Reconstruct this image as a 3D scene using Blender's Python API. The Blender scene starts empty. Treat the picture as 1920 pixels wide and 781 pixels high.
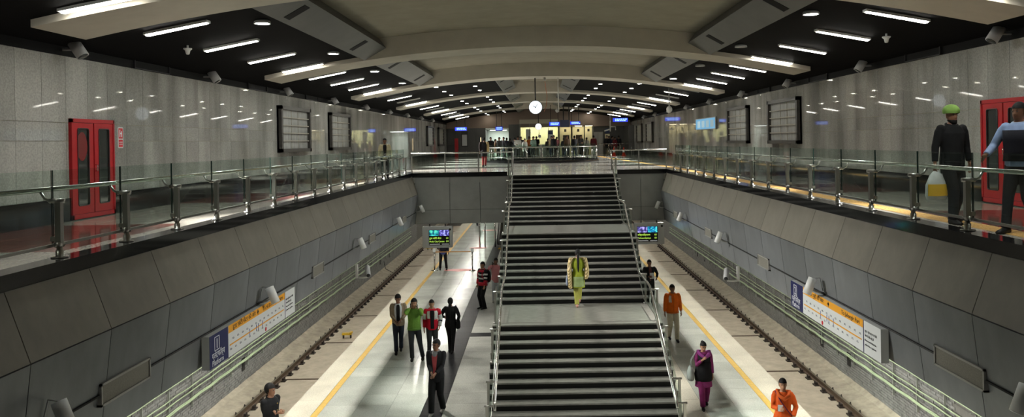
import bpy, math, random
import numpy as np
from mathutils import Vector, Matrix, noise
random.seed(7)
S = bpy.context.scene
COL = S.collection
PI = math.pi
# ------------------------------------------------------------------ camera
F, PX, PY, ROLL, EYE = 1500.0, 1010.0, 265.0, 0.0168, 1.3
cd = bpy.data.cameras.new('camera'); cam = bpy.data.objects.new('camera', cd); COL.objects.link(cam)
cd.sensor_width = 36; cd.lens = F / 1920 * 36; cd.clip_end = 300
cd.shift_x = -(PX - 960) / 1920; cd.shift_y = -(390.5 - PY) / 1920
cam.matrix_world = Matrix.Translation((0, 0, EYE)) @ Matrix.Rotation(PI / 2, 4, 'X') @ Matrix.Rotation(-ROLL, 4, 'Z')
S.camera = cam
# ------------------------------------------------------------------ world, exposure
w = bpy.data.worlds.new('world'); S.world = w; w.use_nodes = True
w.node_tree.nodes['Background'].inputs[0].default_value = (0.6, 0.65, 0.7, 1)
w.node_tree.nodes['Background'].inputs[1].default_value = 0.05
S.view_settings.view_transform = 'Standard'; S.view_settings.look = 'None'
S.view_settings.gamma = 1; S.view_settings.exposure = 0.45
S.view_settings.use_curve_mapping = False
S.cycles.transparent_max_bounces = 24
S.cycles.sample_clamp_indirect = 4
S.cycles.max_bounces = 8
TUBE_W, DOWN_W, FLOOD_W, SKIRT_W, UNDER_W = 30.0, 220.0, 2600.0, 600.0, 150.0


def pix(px, py):
    """ray direction (per metre of depth) through a photo pixel"""
    dx, dy = px - PX, py - PY
    return (dx - ROLL * dy) / F, (dy + ROLL * dx) / F


def gp(px, py, z):
    """point on the level plane z seen at a photo pixel"""
    a, b = pix(px, py); d = (EYE - z) / b
    return Vector((a * d, d, z))


# ------------------------------------------------------------------ mesh helpers
class MB:
    def __init__(s): s.v = []; s.f = []; s.m = []; s.sm = []

    def add(s, vs, fs, mi=0, smooth=False):
        o = len(s.v); s.v += [tuple(p) for p in vs]
        for f in fs: s.f.append(tuple(i + o for i in f)); s.m.append(mi); s.sm.append(smooth)
        return s

    def box(s, x0, x1, y0, y1, z0, z1, mi=0):
        vs = [(x, y, z) for z in (z0, z1) for y in (y0, y1) for x in (x0, x1)]
        return s.add(vs, [(0, 2, 3, 1), (4, 5, 7, 6), (0, 1, 5, 4), (2, 6, 7, 3), (0, 4, 6, 2), (1, 3, 7, 5)], mi)

    def cbox(s, c, d, mi=0, M=None):
        x, y, z = [q / 2 for q in d]
        vs = [Vector((a, b, e)) for e in (-z, z) for b in (-y, y) for a in (-x, x)]
        if M is not None: vs = [M @ p for p in vs]
        vs = [p + Vector(c) for p in vs]
        return s.add(vs, [(0, 2, 3, 1), (4, 5, 7, 6), (0, 1, 5, 4), (2, 6, 7, 3), (0, 4, 6, 2), (1, 3, 7, 5)], mi)

    def prism(s, poly, axis, a, b, mi=0):
        """polygon extruded along axis; poly holds the other two coordinates in x,y,z order"""
        n = len(poly)
        def p3(q, t):
            l = list(q); l.insert('xyz'.index(axis), t); return tuple(l)
        vs = [p3(q, a) for q in poly] + [p3(q, b) for q in poly]
        fs = [(i, (i + 1) % n, n + (i + 1) % n, n + i) for i in range(n)] + [tuple(range(n - 1, -1, -1)), tuple(range(n, 2 * n))]
        return s.add(vs, fs, mi)

    def rings(s, rs, mi=0, smooth=True, cap=True, closed=False):
        n = len(rs[0]); vs = [p for r in rs for p in r]; fs = []
        K = len(rs)
        for k in range(K if closed else K - 1):
            a, b = k * n, ((k + 1) % K) * n
            for i in range(n):
                j = (i + 1) % n; fs.append((a + i, a + j, b + j, b + i))
        if cap and not closed:
            fs.append(tuple(range(n - 1, -1, -1))); fs.append(tuple(range((K - 1) * n, K * n)))
        return s.add(vs, fs, mi, smooth)

    def tube(s, pts, r, n=8, mi=0, closed=False):
        pts = [Vector(p) for p in pts]; K = len(pts)
        rad = r if isinstance(r, (list, tuple)) else [r] * K
        rs = []; up = None
        for k, p in enumerate(pts):
            if closed: t = pts[(k + 1) % K] - pts[k - 1]
            else: t = pts[min(k + 1, K - 1)] - pts[max(k - 1, 0)]
            t = t.normalized() if t.length > 1e-9 else Vector((0, 0, 1))
            if up is None: up = Vector((0, 0, 1)) if abs(t.z) < .9 else Vector((0, 1, 0))
            a = up - t * up.dot(t)
            if a.length < 1e-4: a = Vector((1, 0, 0)) - t * t.x
            a.normalize(); up = a; b = t.cross(a)
            rs.append([p + a * (rad[k] * math.cos(2 * PI * i / n)) + b * (rad[k] * math.sin(2 * PI * i / n)) for i in range(n)])
        return s.rings(rs, mi, True, True, closed)

    def cyl(s, a, b, r, n=12, mi=0, r2=None):
        return s.tube([a, b], [r, r if r2 is None else r2], n, mi)

    def ball(s, c, r, n=10, m=6, mi=0, M=None):
        r = (r, r, r) if not isinstance(r, (tuple, list)) else r
        rs = []
        for k in range(m + 1):
            th = -PI / 2 + PI * (k + .0) / m
            th = max(-PI / 2 + .12, min(PI / 2 - .12, th))
            ring = []
            for i in range(n):
                ph = 2 * PI * i / n
                p = Vector((r[0] * math.cos(th) * math.cos(ph), r[1] * math.cos(th) * math.sin(ph), r[2] * math.sin(th)))
                if M is not None: p = M @ p
                ring.append(p + Vector(c))
            rs.append(ring)
        return s.rings(rs, mi)

    def lathe(s, c, prof, n=16, mi=0):
        rs = [[(c[0] + r * math.cos(2 * PI * i / n), c[1] + r * math.sin(2 * PI * i / n), c[2] + z) for i in range(n)] for r, z in prof]
        return s.rings(rs, mi)

    def mesh(s, name):
        me = bpy.data.meshes.new(name); me.from_pydata(s.v, [], s.f)
        me.polygons.foreach_set('material_index', s.m); me.polygons.foreach_set('use_smooth', s.sm)
        me.update(); return me


def ob(name, me, mats, parent=None, loc=None):
    if isinstance(me, MB): me = me.mesh(name)
    if mats is not None:
        mats = mats if isinstance(mats, (list, tuple)) else [mats]
        if not me.materials:
            for m in mats: me.materials.append(m)
    o = bpy.data.objects.new(name, me); COL.objects.link(o)
    if parent is not None: o.parent = parent
    if loc is not None: o.location = loc
    return o


def tag(o, label=None, cat=None, group=None, kind=None):
    if label: o['label'] = label
    if cat: o['category'] = cat
    if group: o['group'] = group
    if kind: o['kind'] = kind
    return o


def thing(name, label, cat, loc=(0, 0, 0), rz=0, group=None):
    o = bpy.data.objects.new(name, None); COL.objects.link(o); o.empty_display_size = .2
    o.location = loc; o.rotation_euler = (0, 0, rz)
    return tag(o, label, cat, group)


def struct(name, mb, mats, label=None):
    return tag(ob(name, mb, mats), label, None, None, 'structure')


def copy_tree(o, loc, label, rz=None):
    r = o.copy(); COL.objects.link(r); r.location = loc; r['label'] = label
    if rz is not None: r.rotation_euler = (0, 0, rz)
    for ch in list(o.children):
        c = ch.copy(); COL.objects.link(c); c.parent = r
        for g in ch.children:
            d = g.copy(); COL.objects.link(d); d.parent = c
    return r


TS = bpy.data.scenes.new('workbench')     # scratch scene for evaluating modifiers quickly; removed at the end


def baked(o):
    TS.collection.objects.link(o); vl = TS.view_layers[0]; vl.update()
    me = bpy.data.meshes.new_from_object(o.evaluated_get(vl.depsgraph)); bpy.data.objects.remove(o); return me


ORD = ('first second third fourth fifth sixth seventh eighth ninth tenth eleventh twelfth thirteenth fourteenth fifteenth sixteenth '
       'seventeenth eighteenth nineteenth twentieth').split() + ['twenty-' + q for q in 'first second third fourth fifth sixth seventh eighth ninth'.split()] + ['thirtieth']


# ------------------------------------------------------------------ materials
MATS = {}


def mat(name, col, rough=.5, metal=0., var=0., scale=8., bump=0., spec=.5, rnd=0., col2=None, detail=6., stretch=(1, 1, 1), emit=0., coat=0.):
    if name in MATS: return MATS[name]
    m = bpy.data.materials.new(name); m.use_nodes = True; nt = m.node_tree; N = nt.nodes; L = nt.links
    b = N['Principled BSDF']; c = tuple(col) + (1,)
    b.inputs['Base Color'].default_value = c; b.inputs['Roughness'].default_value = rough
    b.inputs['Metallic'].default_value = metal; b.inputs['Specular IOR Level'].default_value = spec
    b.inputs['Coat Weight'].default_value = coat; b.inputs['Coat Roughness'].default_value = .05
    if emit:
        b.inputs['Emission Color'].default_value = c; b.inputs['Emission Strength'].default_value = emit
    m.diffuse_color = c
    out = None
    if var or bump:
        tc = N.new('ShaderNodeTexCoord'); mp = N.new('ShaderNodeMapping'); mp.inputs['Scale'].default_value = stretch
        nz = N.new('ShaderNodeTexNoise'); nz.inputs['Scale'].default_value = scale; nz.inputs['Detail'].default_value = detail
        nz.inputs['Roughness'].default_value = .65
        L.new(tc.outputs['Object'], mp.inputs[0]); L.new(mp.outputs[0], nz.inputs[0])
        if var:
            mx = N.new('ShaderNodeMix'); mx.data_type = 'RGBA'
            c2 = col2 if col2 else tuple(q * (1 - var) for q in col)
            mx.inputs[6].default_value = tuple(c2) + (1,); mx.inputs[7].default_value = tuple(min(1, q * (1 + var * .5)) for q in col) + (1,)
            rp = N.new('ShaderNodeMapRange'); rp.inputs[1].default_value = .3; rp.inputs[2].default_value = .7
            L.new(nz.outputs[0], rp.inputs[0]); L.new(rp.outputs[0], mx.inputs[0]); out = mx.outputs[2]
        if bump:
            bp = N.new('ShaderNodeBump'); bp.inputs['Strength'].default_value = bump; bp.inputs['Distance'].default_value = .01
            L.new(nz.outputs[0], bp.inputs['Height']); L.new(bp.outputs[0], b.inputs['Normal'])
    if rnd:
        oi = N.new('ShaderNodeObjectInfo'); mr = N.new('ShaderNodeMapRange')
        mr.inputs[3].default_value = 1 - rnd; mr.inputs[4].default_value = 1 + rnd
        L.new(oi.outputs['Random'], mr.inputs[0])
        mu = N.new('ShaderNodeMix'); mu.data_type = 'RGBA'; mu.blend_type = 'MULTIPLY'; mu.inputs[0].default_value = 1
        cb = N.new('ShaderNodeCombineColor')
        for k in range(3): L.new(mr.outputs[0], cb.inputs[k])
        if out is not None: L.new(out, mu.inputs[6])
        else: mu.inputs[6].default_value = c
        L.new(cb.outputs[0], mu.inputs[7]); out = mu.outputs[2]
    if out is not None: L.new(out, b.inputs['Base Color'])
    MATS[name] = m; return m


def granite(name, col, dark, rough, rnd=.12, streak=.35, scale=90., spec=.5):
    """speckled stone with cloudy vertical staining"""
    m = mat(name, col, rough, var=.0, rnd=0, spec=spec); nt = m.node_tree; N = nt.nodes; L = nt.links; b = N['Principled BSDF']
    tc = N.new('ShaderNodeNewGeometry')
    n1 = N.new('ShaderNodeTexNoise'); n1.inputs['Scale'].default_value = scale * .35; n1.inputs['Detail'].default_value = 3
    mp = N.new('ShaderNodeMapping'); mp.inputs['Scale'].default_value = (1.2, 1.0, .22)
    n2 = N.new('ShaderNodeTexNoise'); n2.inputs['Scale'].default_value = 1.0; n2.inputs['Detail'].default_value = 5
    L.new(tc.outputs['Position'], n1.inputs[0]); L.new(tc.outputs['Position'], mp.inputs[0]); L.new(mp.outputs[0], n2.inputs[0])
    r1 = N.new('ShaderNodeMapRange'); r1.inputs[1].default_value = .38; r1.inputs[2].default_value = .62
    L.new(n1.outputs[0], r1.inputs[0])
    mx = N.new('ShaderNodeMix'); mx.data_type = 'RGBA'; mx.inputs[6].default_value = tuple(dark) + (1,); mx.inputs[7].default_value = tuple(col) + (1,)
    L.new(r1.outputs[0], mx.inputs[0])
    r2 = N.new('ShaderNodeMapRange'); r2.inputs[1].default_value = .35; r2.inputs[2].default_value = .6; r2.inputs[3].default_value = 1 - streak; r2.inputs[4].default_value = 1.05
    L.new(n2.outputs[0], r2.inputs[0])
    oi = N.new('ShaderNodeObjectInfo'); mr = N.new('ShaderNodeMapRange'); mr.inputs[3].default_value = 1 - rnd; mr.inputs[4].default_value = 1 + rnd
    L.new(oi.outputs['Random'], mr.inputs[0])
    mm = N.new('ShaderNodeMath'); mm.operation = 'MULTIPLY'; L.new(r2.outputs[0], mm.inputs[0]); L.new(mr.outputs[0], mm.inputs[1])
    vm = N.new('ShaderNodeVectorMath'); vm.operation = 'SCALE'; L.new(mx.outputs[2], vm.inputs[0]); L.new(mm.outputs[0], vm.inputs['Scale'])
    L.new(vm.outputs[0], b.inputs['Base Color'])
    return m


def glass_mat(name, tint, refl=.9):
    m = bpy.data.materials.new(name); m.use_nodes = True; nt = m.node_tree; N = nt.nodes; L = nt.links
    N.remove(N['Principled BSDF']); out = N['Material Output']
    t = N.new('ShaderNodeBsdfTransparent'); t.inputs[0].default_value = tuple(tint) + (1,)
    g = N.new('ShaderNodeBsdfGlossy'); g.inputs['Roughness'].default_value = .01; g.inputs[0].default_value = (refl, refl, refl, 1)
    lw = N.new('ShaderNodeLayerWeight'); lw.inputs[0].default_value = .5
    pw = N.new('ShaderNodeMath'); pw.operation = 'POWER'; pw.inputs[1].default_value = 5; L.new(lw.outputs['Facing'], pw.inputs[0])
    fr = N.new('ShaderNodeMath'); fr.operation = 'MULTIPLY_ADD'; fr.inputs[1].default_value = .35; fr.inputs[2].default_value = .02; L.new(pw.outputs[0], fr.inputs[0])
    mx = N.new('ShaderNodeMixShader'); L.new(fr.outputs[0], mx.inputs[0]); L.new(t.outputs[0], mx.inputs[1]); L.new(g.outputs[0], mx.inputs[2])
    L.new(mx.outputs[0], out.inputs[0]); MATS[name] = m; return m


def emis(name, col, st):
    m = bpy.data.materials.new(name); m.use_nodes = True; nt = m.node_tree; b = nt.nodes['Principled BSDF']
    b.inputs['Base Color'].default_value = (.05, .05, .05, 1)
    b.inputs['Emission Color'].default_value = tuple(col) + (1,); b.inputs['Emission Strength'].default_value = st
    MATS[name] = m; return m


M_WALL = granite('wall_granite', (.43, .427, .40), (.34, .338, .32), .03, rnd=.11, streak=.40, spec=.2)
M_WJOINT = mat('wall_joint', (.27, .245, .18), .8, var=.3, scale=2)
M_JOINT = mat('joint', (.13, .125, .11), .8)
M_BLACK = mat('black_granite', (.012, .012, .013), .07, var=.3, scale=40)
M_FLOOR = granite('cream_granite', (.50, .47, .40), (.36, .34, .30), .10, rnd=.08, streak=.12)
M_FLOOR_R = granite('red_granite', (.22, .085, .065), (.13, .05, .04), .10, rnd=.1, streak=.12)
M_FLOOR_G = granite('grey_floor_granite', (.42, .405, .365), (.34, .33, .30), .12, spec=.35, rnd=.06, streak=.15)
M_PLAT = granite('platform_granite', (.60, .625, .57), (.50, .52, .475), .2, spec=.35, rnd=.10, streak=.12)
M_PLATC = granite('platform_cream', (.80, .76, .64), (.68, .64, .53), .25, rnd=.04, streak=.08)
M_PLATK = granite('platform_dark', (.035, .035, .037), (.02, .02, .022), .3, spec=.06, rnd=.12, streak=.2)
M_PLATS = granite('platform_grey', (.42, .42, .38), (.32, .32, .29), .4, spec=.2, rnd=.06, streak=.3)
M_YEL = mat('yellow_line', (.72, .47, .11), .4, var=.15, scale=6)
M_TACT = mat('tactile_yellow', (.72, .47, .17), .45, var=.12, scale=12)
M_TREAD = mat('tread_granite', (.18, .172, .155), .35, var=.35, scale=5, bump=.05, stretch=(1, 2, 1))
M_RISER = mat('riser_granite', (.006, .006, .006), .3, spec=.25)
M_SK_UP = mat('skirt_upper', (.175, .16, .13), .42, var=.22, scale=2.2, rnd=.08, stretch=(1, 1, .6), bump=.03)
M_SK_LO = mat('skirt_lower', (.15, .157, .163), .3, var=.28, scale=1.8, rnd=.1, stretch=(1, 1, .5))
M_BRIDGE_LIT = mat('bridge_panel_lit', (.255, .258, .25), .4, var=.15, scale=1.8)  # cladding grey made paler, standing in for light on the bridge face
M_SEAM = mat('seam_black', (.01, .01, .01), .6)
M_CONC = mat('concrete', (.29, .265, .205), .85, var=.14, scale=1.4, bump=.05)
M_CONC_B = mat('beam_concrete', (.52, .485, .41), .8, var=.10, scale=1.6, bump=.03)
M_CEIL = mat('black_ceiling', (.0022, .0022, .0025), .8, spec=.06, var=.3, scale=2., stretch=(1, 14, 1), bump=.2)
M_DUCT = mat('duct_metal', (.12, .12, .115), .5, metal=.35, var=.15, scale=1.2)
M_STEEL = mat('stainless', (.56, .55, .52), .22, metal=1.)
M_STEELD = mat('stainless_dark', (.38, .37, .345), .3, metal=1.)
M_GLASS = glass_mat('rail_glass', (.89, .945, .92))
M_GLASSE = mat('glass_edge', (.015, .03, .025), .2)
M_WHITE = mat('white_paint', (.72, .72, .70), .4)
M_GREYP = mat('grey_paint', (.42, .42, .42), .4)
M_TUBE = emis('tube_glow', (1., .96, .86), TUBE_W)
M_DOWN = emis('lamp_glow', (.95, 1., .95), DOWN_W)
M_FILL = emis('added_fill_glow', (1., .97, .88), UNDER_W)  # glow of the unseen fill strips added behind the cladding
M_UNDER2 = emis('far_under_glow', (1., .97, .88), UNDER_W * .42)
M_SPOTG = emis('small_downlight_glow', (1., .97, .8), 65)
M_RED = mat('red_paint', (.40, .006, .012), .3, var=.1, scale=3)
M_DGLASS = mat('dark_glass', (.03, .035, .033), .06)
M_FRAME = mat('window_frame_steel', (.05, .047, .042), .4, var=.4, scale=9)
M_SLAT = mat('window_fin', (.42, .40, .34), .6, var=.2, scale=12, stretch=(1, 4, .3))
M_PANE = mat('window_panel', (.36, .37, .36), .5, var=.35, scale=6, stretch=(1, 1.5, .35))
M_TRACK = mat('track_concrete', (.50, .44, .345), .9, var=.22, scale=2.2, bump=.08)
M_SAND = mat('trackside_screed', (.43, .385, .30), .95, var=.3, scale=3.2, bump=.12)
M_RAIL = mat('rail_steel', (.10, .065, .042), .6, metal=.4, var=.3, scale=10)
M_RAILT = mat('rail_head', (.42, .36, .28), .3, metal=.8)
M_CLIP = mat('rail_clip_iron', (.03, .022, .018), .7)
M_BRICK = mat('painted_brick', (.21, .21, .20), .75, var=.3, scale=5, bump=.06)
M_MORT = mat('mortar', (.15, .145, .13), .9, var=.2, scale=9)
M_PIPE = mat('green_cable', (.36, .45, .28), .5, var=.15, scale=3)
M_NAVY = mat('navy_print', (.012, .016, .085), .35)
M_ORANGE = mat('orange_print', (.80, .36, .025), .4)
M_SIGNW = mat('sign_white', (.66, .68, .68), .35)
M_INK = mat('ink', (.02, .02, .025), .5)
M_INKW = mat('white_ink', (.75, .77, .8), .4)
M_REDI = mat('red_ink', (.6, .02, .03), .4)
M_DARKP = mat('dark_plastic', (.015, .015, .016), .35)
M_WALLD = mat('far_dark_wall', (.09, .09, .085), .3, var=.15, scale=1.2)
M_CREAM = mat('far_cream_wall', (.72, .67, .46), .6)
M_BEIGE = mat('far_soffit', (.30, .225, .185), .8)
M_SOFF = mat('grey_soffit', (.35, .34, .31), .8)


# ------------------------------------------------------------------ dimensions
XW, XE, XP, XT = 8.5, 4.95, 6.0, 9.25       # concourse wall, void edge, platform edge, track wall
YB, YN, YF = 31.2, 2.0, 78.0                 # far edge of the void, near edge, far wall
ZP, ZT = -4.95, -6.2                         # platform, track bed
ZW = 2.98                                    # top of the granite
def arch(x): return EYE + 2.72 - .0138 * x * x

# ================================================================== SETTING
# ---- concourse floor
fl = MB()
for s in (-1, 1):
    fl.box(*sorted((s * 4.99, s * 8.9)), -6, YB, -.25, -.012)
fl.box(-8.9, 8.9, YB + .02, YF + 3, -.25, 0, 1)
fl.box(-4.99, 4.99, -6, YN, -.25, -.012)
floor = struct('floor', fl, [M_JOINT, M_FLOOR_G], 'polished granite concourse floor and side walkways')
tw, tl = 3.15 / 4, .70
tile_me = [MB().box(-tw / 2 + .003, tw / 2 - .003, -tl / 2 + .003, tl / 2 - .003, -.012, 0).mesh('floor_tile') for _ in range(2)]
tile_me[0].materials.append(M_FLOOR); tile_me[1].materials.append(M_FLOOR_R)
for s in (-1, 1):
    for r in range(36):
        y = 6.0 + (r + .5) * tl
        red = any(a < y < b for a, b in ((10.4, 13.4), (18.9, 21.8), (27.3, 30.2)))
        for c in range(4):
            ob('floor_tile', tile_me[1 if red and c > 0 else 0], None, floor, (s * (5.35 + (c + .5) * tw), y, 0))
tm = MB().box(-.165, .165, -.297, .297, 0, .008)
for i in range(5):
    for j in range(2): tm.box(-.145 + i * .06, -.11 + i * .06, -.28 + j * .29, -.01 + j * .29, .008, .012)
tm = tm.mesh('tactile_tile'); tm.materials.append(M_TACT)
for k in range(118):
    y = 4.3 + k * .6
    x = 6.2 - max(0, y - 36) * .045
    ob('tactile_tile', tm, None, floor, (x, y, 0))
# pale bands on the far floor
for y in (33.6, 37.4, 41.2):
    ob('floor_band', MB().box(-8.4, 8.4, y, y + .9, 0, .003), M_FLOOR, floor)

# ---- black kerbs round the void
for s, nm in ((-1, 'left'), (1, 'right')):
    k = MB().box(*sorted((s * XE, s * 5.22)), YN, YB + .3, .02, .15)
    k.box(*sorted((s * 4.98, s * 5.05)), YN, YB, -.01, .02)
    struct('trim_kerb_' + nm, k, M_BLACK, 'polished black granite kerb along the %s walkway' % nm)
for a, b, nm in ((-4.95, -1.24, 'left'), (3.04, 4.95, 'right')):
    struct('trim_bridge_kerb_' + nm, MB().box(a, b, YB - .02, YB + .32, .0, .15, 1).box(a, b, YB - .03, YB - .018, -.02, .15), [M_BLACK, M_FLOOR],
           'granite kerb at the void edge %s of the stairs' % nm)

# ---- concourse side walls
rows = ((.42, 1.45), (1.45, 1.78), (1.78, ZW))
pan = []
for a, b in rows:
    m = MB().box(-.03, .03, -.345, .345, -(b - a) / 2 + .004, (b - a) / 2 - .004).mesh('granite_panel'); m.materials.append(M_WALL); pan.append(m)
for s, nm in ((-1, 'left'), (1, 'right')):
    wl = struct('wall_' + nm, MB().box(*sorted((s * 8.52, s * 8.9)), -6, YF + 3, -.25, 4.6), M_WJOINT, 'grey granite panelled wall of the %s walkway' % nm)
    for c in range(100):
        for r, (a, b) in enumerate(rows):
            ob('granite_panel', pan[r], None, wl, (s * 8.53, 6.35 + c * .7, (a + b) / 2))
    far = MB()
    for a, b in rows:
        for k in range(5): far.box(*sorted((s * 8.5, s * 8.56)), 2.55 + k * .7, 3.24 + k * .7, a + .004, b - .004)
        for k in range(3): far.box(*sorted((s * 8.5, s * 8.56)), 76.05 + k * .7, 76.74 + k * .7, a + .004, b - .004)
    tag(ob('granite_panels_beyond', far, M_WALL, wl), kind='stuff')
    struct('baseboard_' + nm, MB().box(*sorted((s * 8.47, s * 8.56)), 2, YF, 0, .42), M_BLACK, 'black granite skirting of the %s walkway wall' % nm)
    band = MB().box(*sorted((s * 8.49, s * 8.56)), -6, YF, ZW, 3.75)
    band.tube([(s * 8.3, 2, 3.34), (s * 8.3, YF, 3.34)], .06, 8)
    struct('trim_black_band_' + nm, band, mat('black_band', (.004, .004, .0045), .6, spec=.08), 'black band with a pipe above the %s granite wall' % nm)
struct('wall_back', MB().box(-9.5, 9.5, -6.3, -6, -7, 5), M_WALL, 'wall behind the viewer')

# ---- ceiling
def xs(a, b, n): return [a + (b - a) * i / n for i in range(n + 1)]


def vault(mb, x0, x1, y0, y1, off, th, n=14, mi=0):
    X = xs(x0, x1, n)
    mb.prism([(x, arch(x) + off) for x in X] + [(x, arch(x) + off + th) for x in X[::-1]], 'y', y0, y1, mi)
    return mb


NEAR = [1.8 + 10.5 * k for k in range(8)]
ce = MB()
vault(ce, -4.6, 4.6, -6, 33.4, .57, .12)
vault(ce, -1.9, 1.9, 33.45, YF, .57, .12, 6)
for s in (-1, 1):
    vault(ce, s * 4.85, s * 8.9, -6, 33.5, .12, .1, 8, 1)
    vault(ce, s * 1.75, s * 8.9, 33.5, YF, .12, .1, 14, 1)
ce.box(-9.5, 9.5, -6.3, YF + 4, 4.85, 5.0)
ceiling = struct('ceiling', ce, [M_CONC, M_CEIL], 'vaulted ceiling, bare concrete in the middle and black boards at the sides')
X = xs(-7.78, 7.78, 36)
bm_ = MB().prism([(x, arch(x)) for x in X] + [(x, arch(x) + .72) for x in X[::-1]], 'y', 0, 1.5).mesh('arched_beam'); bm_.materials.append(M_CONC_B)
for k, y in enumerate(NEAR): ob('arched_beam', bm_, None, ceiling, (0, y, 0))

# ---- skirt cladding under the walkways
prof = [(4.97, -.005), (4.73, -.68), (4.81, -1.37), (4.87, -1.84)]
for s, nm in ((-1, 'left'), (1, 'right')):
    bk = MB().prism([(s * (x + .035), z) for x, z in prof] + [(s * 5.1, -1.84), (s * 5.1, -.005)], 'y', YN, YB)
    sk = struct('wall_void_' + nm, bk, M_SEAM, 'folded grey cladding under the %s walkway' % nm)
    for r in range(3):
        (xa, za), (xb, zb) = prof[r], prof[r + 1]
        dx, dz = xb - xa, zb - za; l = math.hypot(dx, dz); ux, uz = dx / l, dz / l; g = .007
        a = (xa + ux * g, za + uz * g); b = (xb - ux * g, zb - uz * g); nx, nz = -uz, ux
        if nx < 0: nx, nz = -nx, -nz
        me = MB().prism([(s * a[0], a[1]), (s * b[0], b[1]), (s * (b[0] + nx * .03), b[1] + nz * .03), (s * (a[0] + nx * .03), a[1] + nz * .03)], 'y', -.694, .694).mesh('cladding_panel')
        me.materials.append(M_SK_UP if r == 0 else M_SK_LO)
        for c in range(20): ob('cladding_panel', me, None, sk, (0, 3.2 + (c + .5) * 1.4, 0))
for s, nm in ((-1, 'left'), (1, 'right')):
    ob('conduit', MB().tube([(s * 4.80, 3, -1.37), (s * 4.80, YB - .1, -1.37)], .016, 6), M_SEAM, bpy.data.objects['wall_void_' + nm])
# ---- face of the far bridge, and the soffit behind it
bf = MB()
bf.box(-5.2, -1.2, YB + .03, YB + .3, -1.84, 0); bf.box(3.0, 5.2, YB + .03, YB + .3, -1.84, 0); bf.box(-1.2, 3.0, YB + .03, YB + .3, -.3, -.02)
bridge = struct('wall_bridge', bf, M_SEAM, 'grey panelled face of the concourse bridge either side of the stairs')
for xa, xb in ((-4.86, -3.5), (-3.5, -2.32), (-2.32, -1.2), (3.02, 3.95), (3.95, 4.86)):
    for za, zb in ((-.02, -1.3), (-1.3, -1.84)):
        ob('cladding_panel', MB().box(xa + .008, xb - .008, YB - .005, YB + .03, zb + .006, za - .006), M_BRIDGE_LIT, bridge)
struct('ceiling_lower', MB().box(-9.3, 9.3, YB + .3, YF + 3, -1.5, -1.4).box(-9.3, -4.9, YN, YB + .3, -.36, -.26).box(4.9, 9.3, YN, YB + .3, -.36, -.26), M_SOFF,
       'plain soffit over the platform beneath the concourse')

# ---- platform
pf = MB().box(-XP + .05, XP - .05, 5, YF + 2, ZT, ZP - .02)
plat = struct('platform', pf, M_JOINT, 'island platform floor between the two tracks')
def grid(name, x0, x1, y0, y1, nx, ly, m, gap=.003, lift=0.):
    wx = (x1 - x0) / nx
    me = MB().box(-wx / 2 + gap, wx / 2 - gap, -ly / 2 + gap, ly / 2 - gap, -.02, lift).mesh(name); me.materials.append(m)
    n = int((y1 - y0) / ly)
    for j in range(n):
        for i in range(nx): ob(name, me, None, plat, (x0 + (i + .5) * wx, y0 + (j + .5) * ly, ZP))
    ye = y0 + n * ly
    tag(ob(name + '_run', MB().box(x0, x1, ye, YF, ZP - .02, ZP + lift).box(x0, x1, 6, y0, ZP - .02, ZP + lift), m, plat), kind='stuff')
grid('platform_tile', -5.22, -2.84, 16, 50, 3, .8, M_PLAT)
grid('dark_tile', -2.84, -2.33, 16, 40, 1, .8, M_PLATK)
grid('grey_tile', -2.33, -1.2, 16, 40, 1, .8, M_PLATS)
grid('platform_tile', 3.75, 5.22, 16, 50, 2, .8, M_PLAT)
grid('cream_tile', 3.0, 3.75, 16, 44, 1, .8, M_PLATC)
for s in (-1, 1):
    a, b = sorted((s * 5.38, s * XP)); grid('edge_slab', a, b, 16, 58, 1, 1.2, M_PLATC)
    a, b = sorted((s * 5.22, s * 5.38)); grid('yellow_line', a, b, 16, 58, 1, 2.4, M_YEL)
ob('platform_middle', MB().box(-1.2, 3.0, 6, YF, ZP - .02, ZP), M_PLATS, plat)
ob('dark_strip', MB().box(-2.33, -1.2, 25.8, 26.3, ZP, ZP + .004), M_PLATK, plat)
for s in (-1, 1):
    ob('platform_wall', MB().box(*sorted((s * (XP - .06), s * (XP - .02))), 5, YF, ZT, ZP - .03), M_TRACK, plat)
for x, y, a, b in ((-4.0, 39.4, .75, .5), (-3.7, 47.5, .5, .45), (-3.6, 57, .5, .45)):
    ob('red_floor_sticker', MB().prism([(x - a, y - b * .4), (x, y - b), (x + a, y - b * .4), (x + a, y + b * .3), (x, y + b * .7), (x - a, y + b * .3)], 'z', ZP, ZP + .004),
       mat('red_sticker', (.75, .25, .22), .4), plat)

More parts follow.
